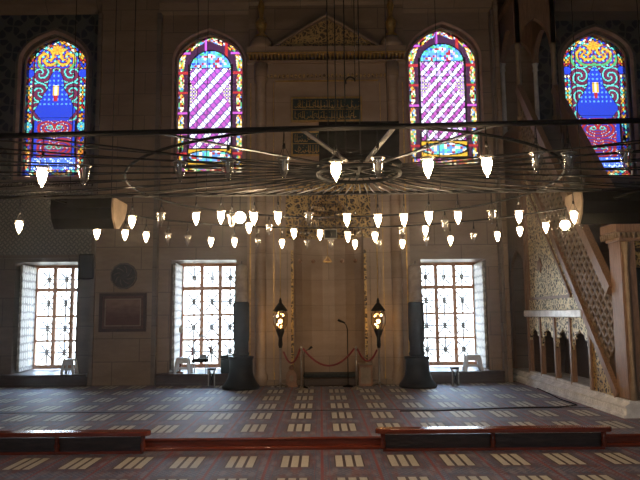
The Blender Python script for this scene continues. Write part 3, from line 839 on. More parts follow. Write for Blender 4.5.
# canopy on columns
part(MB().box(MX-.05, MX+MW+.05, TY0-.05, TY1, zpl, zpl+.12), 'landing', WOODM, mn)
zcap = aY(519, 44, TY0).z; zar = aY(537, 19, TY0).z
cols = ((MX, TY0), (MX+MW, TY0), (MX, TY1-.1), (MX+MW, TY1-.1))
for x, y in cols:
    part(MB().lathe([(.085, 0), (.085, .1), (.06, .14), (.055, zcap-zpl-.35), (.075, zcap-zpl-.3), (.06, zcap-zpl-.22), (.09, zcap-zpl-.12)], (x, y, zpl+.12), 14), 'canopy_column', TAN if y == TY0 else PALEM, mn)
mb = MB()
A = arch(MX+MW/2, MW/2-.07, zcap, zar, 8, .35)
for y in (TY0, TY1-.1): mb.prism([(MX-.08, zcap)] + A + [(MX+MW+.08, zcap), (MX+MW+.08, zar+.5), (MX-.08, zar+.5)], 'y', y-.06, y+.06)
A = arch((TY0+TY1-.1)/2, (TY1-.1-TY0)/2-.07, zcap, zar, 8, .35)
for x in (MX, MX+MW): mb.prism([(TY0-.06, zcap)] + A + [(TY1-.04, zcap), (TY1-.04, zar+.5), (TY0-.06, zar+.5)], 'x', x-.06, x+.06)
cn = part(mb, 'canopy', WOODM, mn)
sub(MB().box(MX-.16, MX+MW+.16, TY0-.14, TY1, zar+.5, zar+.62), 'canopy_cornice', WOODM, cn, mn)
sub(MB().lathe([(.52, 0), (.48, .1), (.05, 2.1), (.02, 2.2)], (MX+MW/2, (TY0+TY1)/2-.05, zar+.62), 8, smooth=False), 'spire', GOLDC, cn, mn)
# portal at the foot of the stair
zpt0, zpt1 = yz(620, 236)[1], yz(620, 223)[1]
pa = YP-.40
for X in (MX+.10, MX+MW-.03):
    part(MB().bbox(X-.12, X+.12, pa, YP, PZ0, zpt0, .02), 'portal_post', WOODM, mn)
    part(MB().lathe([(.05, PZ0), (.05, .5), (.035, .56), (.035, zpt0-.35), (.05, zpt0-.28), (.06, zpt0-.1)], (X-.05 if X < MX+.3 else X+.08, pa-.03, 0), 12), 'portal_colonnette', TAN, mn)
part(MB().box(MX+.15, MX+MW-.15, pa+.05, YP-.05, zpt0-.5, zpt0-.08), 'lintel_panel', GOLDC, mn)
cr = part(MB().bbox(MX-.13, MX+MW+.2, pa-.14, YP+.05, zpt0+.05, zpt1, .02).box(MX-.06, MX+MW+.12, pa-.06, YP+.02, zpt0-.08, zpt0+.05), 'portal_cornice', WOODM, mn)
mb = MB(); x = MX-.12
while x < MX+MW+.15: mb.prism([(x, zpt0+.05), (x+.07, zpt0+.05), (x+.035, zpt0-.04)], 'y', pa-.13, pa-.06); x += .08
y = pa-.12
while y < YP+.05: mb.prism([(y, zpt0+.05), (y+.07, zpt0+.05), (y+.035, zpt0-.04)], 'x', MX-.12, MX-.06); y += .08
sub(mb, 'cornice_teeth', TAN, cr, mn)
part(MB().box(MX+.15, MX+MW-.15, YP-.12, YP-.08, PZ0, zpt0-.5), 'door_curtain', GRN, mn)

# ------------------------------------------------------------------ chandelier
ZC = 3.05
n0, n1 = aZ(0, 136, ZC), aZ(640, 120.5, ZC)
f0, f1 = aZ(0, 197.5, ZC), aZ(640, 189.5, ZC)
def ext(a, b, x):
    t = (x-a.x)/(b.x-a.x); return a.lerp(b, t)
N0, N1, F0, F1 = ext(n0, n1, -4.7), ext(n0, n1, 4.5), ext(f0, f1, -4.7), ext(f0, f1, 4.5)
hub = aZ(359, 170, ZC); hub.z = ZC
ch = thing('chandelier', hub, 'huge low iron chandelier with straight rails, rings and radiating spokes', 'chandelier')
part(MB().tube([N0, N0.lerp(N1,.5), N1], .022, 10), 'rail', IRON, ch)
part(MB().tube([F0, F0.lerp(F1,.5), F1], .022, 10), 'rail', IRON, ch)
part(MB().tube([N0, F0], .022, 8), 'end_rail', IRON, ch); part(MB().tube([N1, F1], .022, 8), 'end_rail', IRON, ch)
ca, cb = aZ(345, 126.5, ZC), aZ(345, 217, ZC)
RC = Vector((.05, (ca.y+cb.y)/2, ZC)); RA = (cb.y-ca.y)/2
RB = aZ(335, 228, ZC).y - RC.y
part(MB().tube([RC + Vector((RA*math.cos(a), RA*math.sin(a), 0)) for a in [2*PI*k/72 for k in range(72)]], .013, 8, True), 'inner_ring', IRON, ch)
a0 = math.asin((f0.lerp(f1,.5).y-RC.y)/RB)
part(MB().tube([RC + Vector((RB*math.cos(a), RB*math.sin(a), 0)) for a in [a0+(PI-2*a0)*k/48 for k in range(49)]], .013, 8), 'outer_ring', IRON, ch)
HR = .40
hb = MB(); 
hb.tube([hub + Vector((HR*math.cos(a), HR*math.sin(a), .03)) for a in [2*PI*k/40 for k in range(40)]], .03, 8, True)
hb.tube([hub + Vector((HR*math.cos(a), HR*math.sin(a), -.04)) for a in [2*PI*k/40 for k in range(40)]], .02, 8, True)
hb.tube([hub + Vector((HR*.5*math.cos(a), HR*.5*math.sin(a), .0)) for a in [2*PI*k/30 for k in range(30)]], .02, 8, True)
for k in range(8):
    a = k*PI/4; hb.bar(hub, hub+Vector((HR*math.cos(a), HR*math.sin(a), 0)), .03, .03)
part(hb, 'hub', IRON, ch)
def hit(p, d):                         # where a spoke meets the frame
    best = 9
    for A, B in ((N0,N1),(F0,F1),(N0,F0),(N1,F1)):
        e = B-A; det = d.x*(-e.y) + e.x*d.y
        if abs(det) < 1e-9: continue
        r = A-p; t = (r.x*(-e.y)+e.x*r.y)/det; s = (d.x*r.y-d.y*r.x)/det
        if t > 0 and -.001 <= s <= 1.001: best = min(best, t)
    return best
angs = [math.radians(-26+a) for a in range(0, 233, 4)]
for i, a in enumerate(angs):
    d = Vector((math.cos(a), math.sin(a), 0)); t = hit(hub, d)
    p = hub+d*HR; p.z += .02 if i % 2 else -.03
    q = hub+d*t
    part(MB().tube([p, p.lerp(q,.5)+Vector((0,0,-.01)), q], .0075, 6), 'spoke', DULL if i % 3 == 0 else IRON, ch)
for a in (-58, -83, -110, -140):
    a = math.radians(a); d = Vector((math.cos(a), math.sin(a), 0)); t = hit(hub, d)
    part(MB().bar(hub+d*HR, hub+d*t, .04, .012), 'spoke', DULL, ch)
for px, base in ((328, None), (337, None), (344, None), (363, None)):
    x = aY(px, 150, hub.y).x; dy = math.sqrt(max(0, HR*HR-(x-hub.x)**2))*(1 if px % 2 else -1)
    part(MB().tube([(x, hub.y+dy, ZC+.03), (x, hub.y+dy, ZT)], .006, 5), 'cable', IRON, ch)
for px, py, A, B in ((133, 120, N0, N1), (197, 120, F0, F1), (207, 120, F0, F1), (438, 110, F0, F1), (560, 110, F0, F1)):
    t = 0.5
    for _ in range(20):
        p = A.lerp(B, t); x = aY(px, py, p.y).x; t = (x-A.x)/(B.x-A.x)
    p = A.lerp(B, t)
    part(MB().tube([p, (p.x, p.y, ZT)], .004, 5), 'cable', IRON, ch)
# hook on its own cable
hk = aY(355, 80, 8.0)
hr = thing('cable_hook', (hk.x, hk.y, hk.z), 'small dark crook hook hanging on a cable in front of the niche gable', 'hook')
part(MB().tube([(hk.x, hk.y, hk.z), (hk.x, hk.y, ZT)], .006, 5), 'cable', IRON, hr)
part(MB().tube([(hk.x-.06+.06*math.cos(a), hk.y, hk.z+.06*math.sin(a)-.02) for a in [PI*1.15*k/10 for k in range(11)]], .010, 6), 'crook', IRON, hr)

# lamps
CUP = MB().lathe([(.004,-.082),(.012,-.078),(.008,-.064),(.020,-.05),(.034,-.02),(.042,.02),(.045,.045),(.044,.058),(.056,.075)], n=16, caps=False)
BLB = MB().lathe([(.002,-.07),(.014,-.055),(.027,-.02),(.036,.015),(.039,.04),(.030,.055),(.006,.06)], n=14, caps=True)
DED = MB().lathe([(.004,-.02),(.012,-.01),(.014,.02),(.010,.05),(.012,.07)], n=10)
CUPm = CUP.build('glass_cup', CUPG); BLBm = BLB.build('bulb', BULB); DEDm = DED.build('bulb', DEADB)
RIMm = MB().lathe([(.050,.068),(.058,.075),(.050,.080)], n=16, caps=False).build('cup_rim', STEEL)
protos = (CUPm, BLBm, DEDm, RIMm)
ORD = ['first','second','third','fourth','fifth','sixth','seventh','eighth','ninth','tenth','eleventh','twelfth','thirteenth','fourteenth','fifteenth','sixteenth','seventeenth','eighteenth','nineteenth','twentieth','twenty-first','twenty-second']
def lampset(rowname, group, items, curve):
    items = sorted(items)
    for k, (px, py, lit) in enumerate(items):
        Y = curve(px, py); c = aY(px, py, Y)
        zr = ZC
        state = 'lit' if lit else 'unlit clear'
        lab = f'{state} glass cup lamp, {ORD[k]} from left in the {rowname}'
        r = thing('glass_lamp', c, lab, 'lamp', group)
        def cp(o):
            q = o.copy(); COL.objects.link(q); q.parent = r; return q
        cp(CUPm); cp(RIMm); cp(BLBm if lit else DEDm)
        h = zr - c.z
        w = MB()
        for q in range(3):
            a = q*2*PI/3+.4; w.tube([(.054*math.cos(a), .054*math.sin(a), .075), (.012*math.cos(a), .012*math.sin(a), min(.16, h*.75)), (0, 0, h)], .0022, 4)
        w.lathe([(.010, 0), (.012, .02), (.008, .04)], (0, 0, min(.15, h*.7)), 8)
        w.build('hanger', IRON, r)
def on_line(A, B):
    def f(px, py):
        t = .5
        for _ in range(25):
            p = A.lerp(B, t); x = aY(px, py, p.y).x; t = (x-A.x)/(B.x-A.x)
        return A.lerp(B, t).y
    return f
def on_ring(R):
    def f(px, py):
        y = RC.y+R*.9
        for _ in range(40):
            x = aY(px, py, y).x; u = max(-.97, min(.97, (x-RC.x)/R)); y = .5*y + .5*(RC.y + R*math.sqrt(1-u*u))
        return y
    return f
lampset('nearest row under the front rail', 'lamps under the front rail',
  [(42,177,1),(84,175.5,0),(180,172,0),(228,170,0),(284,168,0),(336,171,1),(378,168,0),(428,168,1),(487,166.5,1),(537,163,0),(569,163,0),(626,160.5,0)], on_line(N0, N1))
lampset('upper row under the far rail', 'lamps under the far rail',
  [(19,227,1),(132,222,1),(161,219.5,0),(196,218.5,1),(221,217.5,1),(232,222,0),(254,218.5,1),(278,218,1),(309,219.5,0),(347,220,1),(378,220.5,1),(404,220,1),(429,218,1),(458,217.5,1),(492,217,0),(519,217,1),(574,217,1)], on_line(F0, F1))
lampset('middle row on the inner ring', 'lamps on the inner ring',
  [(249,228,1),(269,230,0),(294,233.5,1),(320,235,1),(348,237,1),(375,237,1),(402,233,0),(425.5,231,1),(445,226,0)], on_ring(RA))
lampset('lowest row on the outer ring', 'lamps on the outer ring',
  [(97,234,1),(125,235,1),(146,237,1),(168,239,0),(187.5,241,0),(211,242,1),(234.5,242.5,1),(257.5,243,0),(282,243.5,1),(307,245,0),(331,245,0),(355,244.5,1),(379,244.5,0),(402.5,244,1),(426.5,241,0),(450.5,240.5,1),(474,238.5,0),(497.5,236.5,1),(520,231.5,1),(546,227.5,1),(581.5,223,0)], on_ring(RB))
for o in protos:
    bpy.data.objects.remove(o)
# bright round globe and glaring globe
def globe(px, py, Y, r, lab):
    c = aY(px, py, Y); t = thing('globe_lamp', c, lab, 'lamp')
    part(MB().ball(c, r, 16), 'globe', BULB, t)
    part(MB().lathe([(.02, r*.9), (.03, r*1.0), (.015, r*1.2)], c, 10), 'socket', IRON, t)
    part(MB().tube([(c.x, c.y, c.z+r*1.15), (c.x, c.y, ZC)], .004, 5), 'hanger', IRON, t)
globe(240, 217.5, on_line(F0, F1)(240, 217)+.06, .066, 'bright round globe lamp hanging amid the cup lamps left of the niche')
globe(565, 225, on_ring(RB)(565, 225), .062, 'glaring round lamp at the right end before the pulpit side')

# ------------------------------------------------------------------ hanging loudspeakers
def speaker(px0, px1, py0, py1, Y, dep, lab, capside):
    a, b = aY(px0, py1, Y), aY(px1, py0, Y)
    x0, x1, z0, z1 = a.x, b.x, a.z, b.z; h = z1-z0
    r = thing('hanging_loudspeaker', ((x0+x1)/2, Y, z0), lab, 'loudspeaker', 'long dark hanging loudspeakers')
    P = [(Y, z1), (Y-.02, z1-h*.35), (Y+.02, z1-h*.7), (Y+.12, z0), (Y+dep*.45, z0+h*.04), (Y+dep*.85, z0+h*.45), (Y+dep, z0+h*.8), (Y+dep, z1)]
    part(MB().prism(P, 'x', x0, x1), 'cabinet', BLACK, r)
    for x, s in ((x0, -1), (x1, 1)):
        part(MB().prism(P, 'x', min(x, x+s*.025), max(x, x+s*.025)), 'end_panel', TAN if s == capside else BLACK, r)
    for x in (x0+.1, x1-.1):
        part(MB().tube([(x, Y+dep*.5, z1), (x, Y+dep*.5, ZT)], .005, 5), 'cable', IRON, r)
speaker(52, 112, 197, 228, 7.95, .55, 'long dark hanging loudspeaker with tan end panel at left before tiled wall', 1)
speaker(584, 668, 189, 223, 7.95, .5, 'long dark hanging loudspeaker at right edge above the pulpit door', -1)
speaker(321, 397, 121, 160, 8.4, .5, 'long dark hanging loudspeaker in the middle behind the chandelier hub', 0)

# ------------------------------------------------------------------ wall things
p = aY(124, 276, D)
r = thing('wall_medallion', (p.x, D, p.z), 'round dark inscribed disc on the marble pier above the framed picture', 'medallion')
R_ = .325
def disc(mb, cx, cz, R, y0, y1, n=12):
    return mb.prism([(cx+R*math.cos(2*PI*(k+.5)/n), cz+R*math.sin(2*PI*(k+.5)/n)) for k in range(n)], 'y', y0, y1)
part(disc(MB(), p.x, p.z, R_, D-.03, D), 'disc', plain('slate', (.045,.045,.045), .5), r)
mb = MB()
mb.tube([(p.x+R_*.92*math.cos(a), D-.032, p.z+R_*.92*math.sin(a)) for a in [2*PI*k/24 for k in range(24)]], .012, 5, True)
for k in range(8):
    a = 2*PI*k/8; mb.tube([(p.x+.1*math.cos(a+t*.8)*(1+t*1.6), D-.032, p.z+.1*math.sin(a+t*.8)*(1+t*1.6)) for t in (0,.3,.6,.9)], .008, 5)
part(mb, 'relief', MARBD, r)
a, b = aY(99, 332, D), aY(147, 293, D)
r = thing('framed_picture', ((a.x+b.x)/2, D, a.z), 'dark framed brownish landscape picture hung on the left marble pier', 'picture')
def pmat():
    t = NT('dim_landscape_print'); c = t.coord(); X, Y, Z = t.xyz(c)
    n = t.noise(c, 5, 5, .6, (1,1,2.5))
    f = t.step(t.M('ADD', Z, t.M('MULTIPLY', n, .35)), .45, .95)
    return t.pbr(t.mix(f, t.mix(n, (.05,.02,.012), (.15,.055,.03)), t.mix(n, (.15,.075,.05), (.30,.18,.13))), .35)
x0, x1, z0, z1 = a.x, b.x, a.z, b.z
fr = MB()
def frame(mb, x0, x1, z0, z1, t, y0, y1):
    return mb.box(x0,x1,y0,y1,z1-t,z1).box(x0,x1,y0,y1,z0,z0+t).box(x0,x0+t,y0,y1,z0+t,z1-t).box(x1-t,x1,y0,y1,z0+t,z1-t)
part(frame(MB(), x0, x1, z0, z1, .07, D-.05, D), 'frame', WOODD, r)
part(MB().box(x0+.07, x1-.07, D-.02, D, z0+.07, z1-.07), 'mount', plain('brown_mount', (.10,.05,.035), .6), r)
part(frame(MB(), x0+.13, x1-.13, z0+.13, z1-.13, .025, D-.025, D-.02), 'inner_border', MARB, r)
part(MB().box(x0+.155, x1-.155, D-.024, D-.02, z0+.155, z1-.155), 'print', pmat(), r)
a, b = aY(78, 279, 15.62), aY(94, 254, 15.62)
r = thing('wall_loudspeaker', ((a.x+b.x)/2, YO, a.z), 'black box loudspeaker on the wall beside the left window', 'loudspeaker')
part(MB().bbox(a.x, b.x, 15.62, 15.86, a.z, b.z, .02), 'cabinet', BLACK, r)
part(MB().box(a.x+.03, b.x-.03, 15.61, 15.62, a.z+.03, b.z-.03), 'grille', plain('speaker_cloth', (.02,.02,.022), .9), r)
part(MB().box((a.x+b.x)/2-.04, (a.x+b.x)/2+.04, 15.86, YO-.03, (a.z+b.z)/2-.05, (a.z+b.z)/2+.05), 'bracket', IRON, r)
# hanging display and triangular pendant in the niche mouth
a, b = aY(324, 239, 15.3), aY(337, 229, 15.3)
r = thing('hanging_display', ((a.x+b.x)/2, 15.3, a.z), 'small black display with pale frame hanging before the niche hood', 'display')
part(MB().box(a.x+.02, b.x-.02, 15.3, 15.34, a.z+.02, b.z-.02), 'screen', BLACK, r)
part(frame(MB(), a.x, b.x, a.z, b.z, .022, 15.29, 15.35), 'frame', CREAM, r)
for x in (a.x+.03, b.x-.03): part(MB().tube([(x, 15.32, b.z), (x, 15.32, b.z+.9), (x, YM+.05, b.z+1.0)], .004, 5), 'cord', IRON, r)
c = aY(327.5, 259, 15.55)
r = thing('triangular_pendant', c, 'small gilded triangular pendant hanging inside the niche', 'pendant')
mb = MB()
T3 = [(c.x-.1, c.z-.07), (c.x+.1, c.z-.07), (c.x, c.z+.06)]
for i in range(3): mb.bar((T3[i][0], c.y, T3[i][1]), (T3[(i+1)%3][0], c.y, T3[(i+1)%3][1]), .02, .02)
part(mb, 'outline', GOLD, r)
part(MB().prism([(x*.75+c.x*.25, z*.75+(c.z-.03)*.25) for x, z in T3], 'y', c.y-.006, c.y+.006), 'plate', BROWN, r)
part(MB().tube([(c.x, c.y, c.z+.06), (c.x, c.y, zap-.02)], .006, 5), 'chain', GOLD, r)

# ------------------------------------------------------------------ lantern stands
def lantern(px, lab):
    Y = 14.95; b = aY(px, 381, Y); x = b.x
    z = lambda py: aY(px, py, Y).z
    r = thing('lantern_stand', (x, Y, 0), lab, 'lantern', 'lanterns on stands flanking the niche')
    mb = MB()
    for k in range(3):
        a = k*2*PI/3+.5; mb.tube([(x, Y, .12), (x+.12*math.cos(a), Y+.12*math.sin(a), .06), (x+.19*math.cos(a), Y+.19*math.sin(a), .012)], .012, 6)
    part(mb, 'tripod_base', STEEL, r)
    part(MB().lathe([(.035, .06), (.022, .12), (.022, z(349)), (.03, z(348))], (x, Y, 0), 12), 'pole', STEEL, r)
    part(MB().lathe([(.03, z(348)), (.05, z(345)), (.04, z(338)), (.10, z(331)), (.105, z(329))], (x, Y, 0), 12), 'holder', IRON, r)
    zb, zt = z(329), z(311)
    g = part(MB().lathe([(.10, zb), (.155, zb+.12), (.155, zt-.08), (.12, zt)], (x, Y, 0), 6, False, False), 'glass', LANG, r)
    mb = MB()
    for k in range(6):
        a = 2*PI*k/6; mb.tube([(x+q*math.cos(a), Y+q*math.sin(a), zz) for q, zz in ((.10, zb), (.157, zb+.12), (.157, zt-.08), (.12, zt))], .007, 5)
    sub(mb, 'ribs', IRON, g, r)
    for k, (dx, dz) in enumerate(((0, -.02), (-.07, .10), (.065, .12), (-.06, -.09))):
        part(MB().ball((x+dx, Y+(.03 if k % 2 else -.02), (zb+zt)/2+dz-.01), .032 if k == 0 else .018, 8, 1.4), 'flame', BULB2, r)
    part(MB().lathe([(.17, zt), (.155, zt+.03), (.06, zt+.16), (.03, zt+.19), (.035, zt+.23), (.01, zt+.3)], (x, Y, 0), 12), 'cap', IRON, r)
    part(MB().tube([(x, Y, zt+.29), (x, Y, zc(195, Y))], .010, 6), 'gilded_chain', GOLD, r)
    zz = zc(195, Y); part(MB().tube([(x, Y, zz), (x, YM+.02, zz)], .012, 6), 'bracket', GOLD, r)
lantern(280.5, 'glass lantern on a steel stand at the left of the niche')
lantern(379.5, 'glass lantern on a steel stand at the right of the niche')

# ------------------------------------------------------------------ giant candles
def candle(px, pl, pr, lab, side):
    Y = 14.9; x = aY(px, 370, Y).x
    z = lambda py: aY(px, py, Y).z
    r = thing('giant_candlestick', (x, Y, 0), lab, 'candlestick', 'giant candlesticks flanking the niche')
    zt = z(356)
    rb = .41
    part(MB().lathe([(rb, 0), (rb+.02, .04), (rb, .08), (rb-.03, .11), (rb*.84, .16), (rb*.72, .26), (rb*.65, .38), (rb*.64, zt-.08), (rb*.70, zt-.05), (rb*.70, zt-.01), (.2, zt)], (x, Y, 0), 32), 'bell_base', BLKG, r)
    part(MB().lathe([(.17, zt), (.19, zt+.06), (.165, zt+.10), (.165, z(302)-.9), (.185, z(302)-.85), (.185, z(302)-.03), (.16, z(302))], (x, Y, 0), 20), 'shaft', BLKG, r)
    part(MB().lathe([(.155, z(302)), (.15, z(268)), (.13, z(266)), (.03, z(264))], (x, Y, 0), 20), 'wax_candle', plain('old_wax', (.36,.30,.24), .55), r)
    part(MB().tube([(x, Y, z(264)-.01), (x+.01, Y, z(264)+.07)], .008, 5), 'wick', BLACK, r)
candle(241, 222, 254, 'giant black candlestick on a bell base, left of the niche', -1)
candle(417.5, 406, 440, 'giant black candlestick on a bell base, right of the niche', 1)

# ------------------------------------------------------------------ rope barrier, mic stands, niche furniture
def stanchion(px, lab):
    Y = 14.55; x = aY(px, 380, Y).x; zt = aY(px, 346, Y).z
    r = thing('rope_stanchion', (x, Y, 0), lab, 'stanchion', 'rope stanchions before the niche')
    part(MB().lathe([(.13, 0), (.13, .015), (.05, .04), (.022, .07)], (x, Y, 0), 20), 'base', STEEL, r)
    part(MB().lathe([(.019, .06), (.019, zt-.06)], (x, Y, 0), 12), 'post', STEEL, r)
    part(MB().lathe([(.03, zt-.07), (.03, zt-.03), (.022, zt-.02), (.024, zt)], (x, Y, 0), 12), 'cap', STEEL, r)
    return Vector((x, Y, zt-.05))
sA = stanchion(301.5, 'steel rope stanchion at the left front of the niche'); sB = stanchion(356.5, 'steel rope stanchion at the right front of the niche')
def rope(p, q, sag, lab):
    d = (q-p).normalized()*.035; p = p+d; q = q-d
    pts = [p.lerp(q, t/12)-Vector((0,0,sag*4*(t/12)*(1-t/12))) for t in range(13)]
    tag(MB().tube(pts, .021, 8).build('barrier_rope', ROPE), lab, 'rope', 'red barrier ropes before the niche')
rope(sA, sB, .38, 'red velvet rope sagging between the two steel stanchions')
lA = aY(282.5, 352, 14.93); lB = aY(378, 350, 14.93)
rope(Vector((lA.x, 14.93, lA.z)), sA, .28, 'red velvet rope from the left lantern stand to its stanchion')
rope(sB, Vector((lB.x, 14.93, lB.z)), .26, 'red velvet rope from the right lantern stand to its stanchion')
# tall microphone stand
Y = 15.1; x = aY(348, 372, Y).x; z = lambda py: aY(348, py, Y).z
r = thing('microphone_stand', (x, Y, 0), 'tall thin microphone stand with angled head standing in the niche', 'microphone')
part(MB().lathe([(.12, 0), (.12, .02), (.02, .04)], (x, Y, 0), 16), 'base', BLACK, r)
part(MB().tube([(x, Y, .03), (x, Y, z(329))], .011, 8), 'pole', BLACK, r)
hm = aY(341, 321, Y)
part(MB().tube([(x, Y, z(329)), (x-.03, Y, z(325)), (hm.x+.06, Y, hm.z-.02)], .010, 8), 'boom', BLACK, r)
part(MB().tube([(hm.x+.09, Y, hm.z-.045), (hm.x-.02, Y, hm.z), (hm.x-.07, Y, hm.z+.03)], [.018, .026, .03], 10), 'microphone', BLACK, r)
Y = 14.9; p = aY(304, 372, Y); h = aY(308, 349, Y)
r = thing('microphone_stand', (p.x, Y, 0), 'short microphone stand with bent head beside the left stanchion', 'microphone')
part(MB().lathe([(.09, 0), (.09, .02), (.02, .035)], (p.x, Y, 0), 16), 'base', BLACK, r)
part(MB().tube([(p.x, Y, .03), (p.x, Y, h.z-.12)], .010, 8), 'pole', BLACK, r)
part(MB().tube([(p.x, Y, h.z-.12), (p.x+.02, Y, h.z-.05), (h.x+.03, Y, h.z)], .008, 8), 'gooseneck', BLACK, r)
part(MB().tube([(h.x+.01, Y, h.z-.015), (h.x+.09, Y, h.z+.05)], [.018, .028], 10), 'microphone', BLACK, r)
# dark prayer bench / rug inside the niche
a, b = aY(304, 383, 15.2), aY(356, 370, 15.2)
r = thing('low_platform', ((a.x+b.x)/2, 15.3, 0), 'low dark rug covered platform lying in the niche mouth', 'platform')
part(MB().bbox(a.x, b.x, 15.18, 15.6, 0, .2, .03), 'body', WOODD, r)
part(MB().bbox(a.x-.02, b.x+.02, 15.16, 15.62, .2, .29, .03), 'rug', RUGD, r)
# small furniture beside the niche
c = aY(291.5, 379, 15.2)
r = thing('wooden_stand', (c.x, 15.2, 0), 'small rounded brown wooden stand left of the niche by the lantern', 'stand')
A = [(c.x-.12, .0), (c.x-.12, .25)] + [(c.x-.12*math.cos(q), .25+.13*math.sin(q)) for q in [PI*k/10 for k in range(1,10)]] + [(c.x+.12, .25), (c.x+.12, 0)]
part(MB().prism(A, 'y', 15.12, 15.22), 'board', BROWN, r)
part(MB().prism([(c.x+.05*math.cos(q), .2+.07*math.sin(q)) for q in [2*PI*k/12 for k in range(12)]], 'y', 15.11, 15.12), 'inlay', TAN, r)
part(MB().box(c.x-.14, c.x+.14, 15.08, 15.26, 0, .05), 'foot', BROWN, r)
part(MB().ball((c.x, 15.17, .43), .06, 8), 'knob', BROWN, r)
a, b = aY(359, 381, 15.2), aY(372, 357, 15.2)
r = thing('wooden_chest', ((a.x+b.x)/2, 15.25, 0), 'small upright brown wooden chest right of the niche by the lantern', 'chest')
part(MB().bbox(a.x, b.x, 15.15, 15.42, 0.0, .48, .012), 'body', BROWN, r)
part(MB().bbox(a.x-.015, b.x+.015, 15.135, 15.43, .48, .52, .012), 'lid', TAN, r)
part(MB().box(a.x+.04, b.x-.04, 15.14, 15.15, .06, .42), 'door', TAN, r)

# ------------------------------------------------------------------ things by the windows
def stool(cx, cy, z0, w, h, lab, mat=WHITEP):
    r = thing('step_stool', (cx, cy, z0), lab, 'stool', 'white stools on the window ledges')
    part(MB().bbox(cx-w*.38, cx+w*.38, cy-.13, cy+.13, z0+h-.05, z0+h, .012), 'seat', mat, r)
    for sx in (-1, 1):
        for sy in (-1, 1):
            part(MB().bar((cx+sx*w*.46, cy+sy*.14, z0), (cx+sx*w*.34, cy+sy*.11, z0+h-.04), .05, .045), 'leg', mat, r)
    part(MB().box(cx-w*.42, cx+w*.42, cy-.15, cy-.12, z0+h*.28, z0+h*.28+.05), 'crossbar', mat, r)
    part(MB().box(cx-w*.36, cx+w*.36, cy-.135, cy-.115, z0+h-.14, z0+h-.05), 'apron', mat, r)
def on_sill(px, Y): return aY(px, 370, Y).x
SL = SILL
stool(on_sill(69.5, 15.8), 15.8, SL, .30, .36, 'white step stool on the ledge of the left window')
stool(on_sill(183, 15.69), 15.69, SL, .36, .38, 'white step stool on the ledge of the window left of the niche')
stool(on_sill(473, 15.69), 15.69, SL, .42, .38, 'white step stool on the ledge of the window right of the niche')
cx, cy = on_sill(200, 15.68), 15.68
r = thing('folding_chair', (cx, cy, SL), 'small chair with black seat and red bowed arms on the window ledge', 'chair')
part(MB().bbox(cx-.18, cx+.18, cy-.15, cy+.15, SL+.26, SL+.34, .02), 'seat', BLACK, r)
for sx in (-1, 1):
    for sy in (-1, 1): part(MB().tube([(cx+sx*.16, cy+sy*.13, SL), (cx+sx*.16, cy+sy*.13, SL+.27)], .014, 8), 'leg', WHITEP, r)
    part(MB().tube([(cx+sx*.17, cy+.1, SL+.34), (cx+sx*.23, cy+.12, SL+.5), (cx+sx*.2, cy+.14, SL+.68), (cx+sx*.08, cy+.15, SL+.86)], .018, 8), 'arm', ROPE, r)
part(MB().tube([(cx-.08, cy+.15, SL+.86), (cx, cy+.15, SL+.88), (cx+.08, cy+.15, SL+.86)], .02, 8), 'back_rail', WHITEP, r)
b2 = thing('cloth_bundle', (cx+.07, cy-.02, SL+.34), 'pale blue folded cloth lying on the small black seat', 'cloth')
part(MB().bbox(cx-.02, cx+.16, cy-.1, cy+.1, SL+.34, SL+.40, .02), 'lower_fold', plain('blue_cloth', (.35,.42,.55), .9), b2)
part(MB().bbox(cx, cx+.15, cy-.09, cy+.08, SL+.40, SL+.44, .02), 'upper_fold', plain('blue_cloth_light', (.42,.5,.62), .9), b2)
px_ = on_sill(180, 15.78)
r = thing('pole_stand', (px_, 15.78, SL), 'thin red and cream pole stand behind the left stool on the ledge', 'stand')
part(MB().lathe([(.09, 0), (.09, .02), (.02, .05)], (px_, 15.78, SL), 16), 'base', BROWN, r)
part(MB().tube([(px_, 15.78, SL+.04), (px_+.01, 15.78, SL+.95)], .02, 8), 'pole', ROPE, r)
part(MB().lathe([(.02, 0), (.05, .05), (.05, .12), (.015, .2)], (px_+.01, 15.78, SL+.94), 12), 'head', CREAM, r)
# black case on the ledge beside the left candlestick
c = on_sill(229, 15.75)
r = thing('black_case', (c, 15.7, SL), 'black equipment case on the ledge behind the left candlestick', 'case')
part(MB().bbox(c-.17, c+.17, 15.57, 15.82, SL, SL+.34, .02), 'body', BLACK, r)
part(MB().bbox(c-.18, c+.18, 15.56, 15.83, SL+.34, SL+.42, .02), 'lid', BLACK, r)
# folding book rests on the carpet
def rest(px, py, lab):
    p = aZ(px, py, 0); x, y = p.x, p.y
    r = thing('book_rest', (x, y, 0), lab, 'book rest', 'dark folding book rests on the carpet')
    for s in (-1, 1):
        part(MB().bar((x-s*.06, y-.0, 0.01), (x+s*.075, y, .40), .16, .022), 'leaf', BLKG, r)
        part(MB().bar((x+s*.07, y-.09, .0), (x+s*.07, y-.09, .38), .022, .022), 'leg', STEEL, r)
    part(MB().box(x-.085, x+.085, y-.10, y+.09, .37, .42), 'top', BLKG, r)
rest(212, 386, 'dark folding book rest on carpet before the left of the niche windows')
rest(455, 385.5, 'dark folding book rest on carpet before the right of the niche windows')

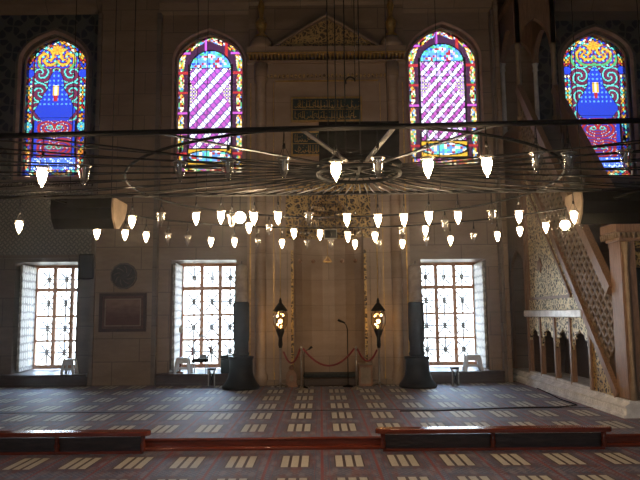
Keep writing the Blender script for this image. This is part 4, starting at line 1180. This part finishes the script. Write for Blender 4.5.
# ------------------------------------------------------------------ light
w = bpy.data.worlds.new('sky'); S.world = w; w.use_nodes = True
bg = w.node_tree.nodes['Background']; bg.inputs[1].default_value = 1.0
wt = w.node_tree; tc = wt.nodes.new('ShaderNodeTexCoord'); sx = wt.nodes.new('ShaderNodeSeparateXYZ'); wt.links.new(tc.outputs['Generated'], sx.inputs[0])
cr_ = wt.nodes.new('ShaderNodeValToRGB'); mr = wt.nodes.new('ShaderNodeMapRange'); mr.inputs[1].default_value = -1; mr.inputs[2].default_value = 1
wt.links.new(sx.outputs['Z'], mr.inputs[0]); wt.links.new(mr.outputs[0], cr_.inputs[0]); wt.links.new(cr_.outputs[0], bg.inputs[0])
el = cr_.color_ramp.elements; el[0].position = .44; el[0].color = (6, 6.5, 6.5, 1); el[1].position = .5; el[1].color = (11, 12, 13, 1)
for p_, c_ in ((.62, (11, 13.5, 16, 1)), (.72, (14, 20, 29, 1)), (.95, (14, 22, 36, 1))):
    e_ = el.new(p_); e_.color = c_
def portal(x0, x1, z0, z1, y, face):
    L = bpy.data.lights.new('daylight_portal', 'AREA'); L.shape = 'RECTANGLE'; L.size = x1-x0; L.size_y = z1-z0; L.cycles.is_portal = True
    o = bpy.data.objects.new('daylight_portal', L); COL.objects.link(o); o.location = ((x0+x1)/2, y, (z0+z1)/2)
    o.rotation_euler = (-PI/2 if face < 0 else PI/2, 0, 0)
for lo in (LO1, LO2, LO3, LO4): portal(lo[0], lo[1], lo[2], lo[3], YB+.05, -1)
for a, b in ops: portal(a, b, 3.0, 6.5, RYB-.35, 1)
S.view_settings.view_transform = 'Standard'; S.view_settings.look = 'None'; S.view_settings.gamma = 1; S.view_settings.use_curve_mapping = False
S.view_settings.exposure = 0.0
S.cycles.use_denoising = True
S.cycles.max_bounces = 8; S.cycles.diffuse_bounces = 4; S.cycles.transparent_max_bounces = 16
S.cycles.sample_clamp_indirect = 4.0

# ------------------------------------------------------------------ scattering volume added to imitate lens glare round the windows
t = NT('glare_haze'); v = t.n('ShaderNodeVolumeScatter'); v.inputs['Color'].default_value = (1,1,1,1)
v.inputs['Density'].default_value = .0020; v.inputs['Anisotropy'].default_value = .94
t.t.links.new(v.outputs[0], t.out.inputs['Volume'])
o = MB().box(-11.9, 11.9, -6.9, 17.35, .02, 12.9).build('haze', t.m); tag(o, 'thin haze added throughout the hall to imitate window glare', 'haze', None, 'stuff')
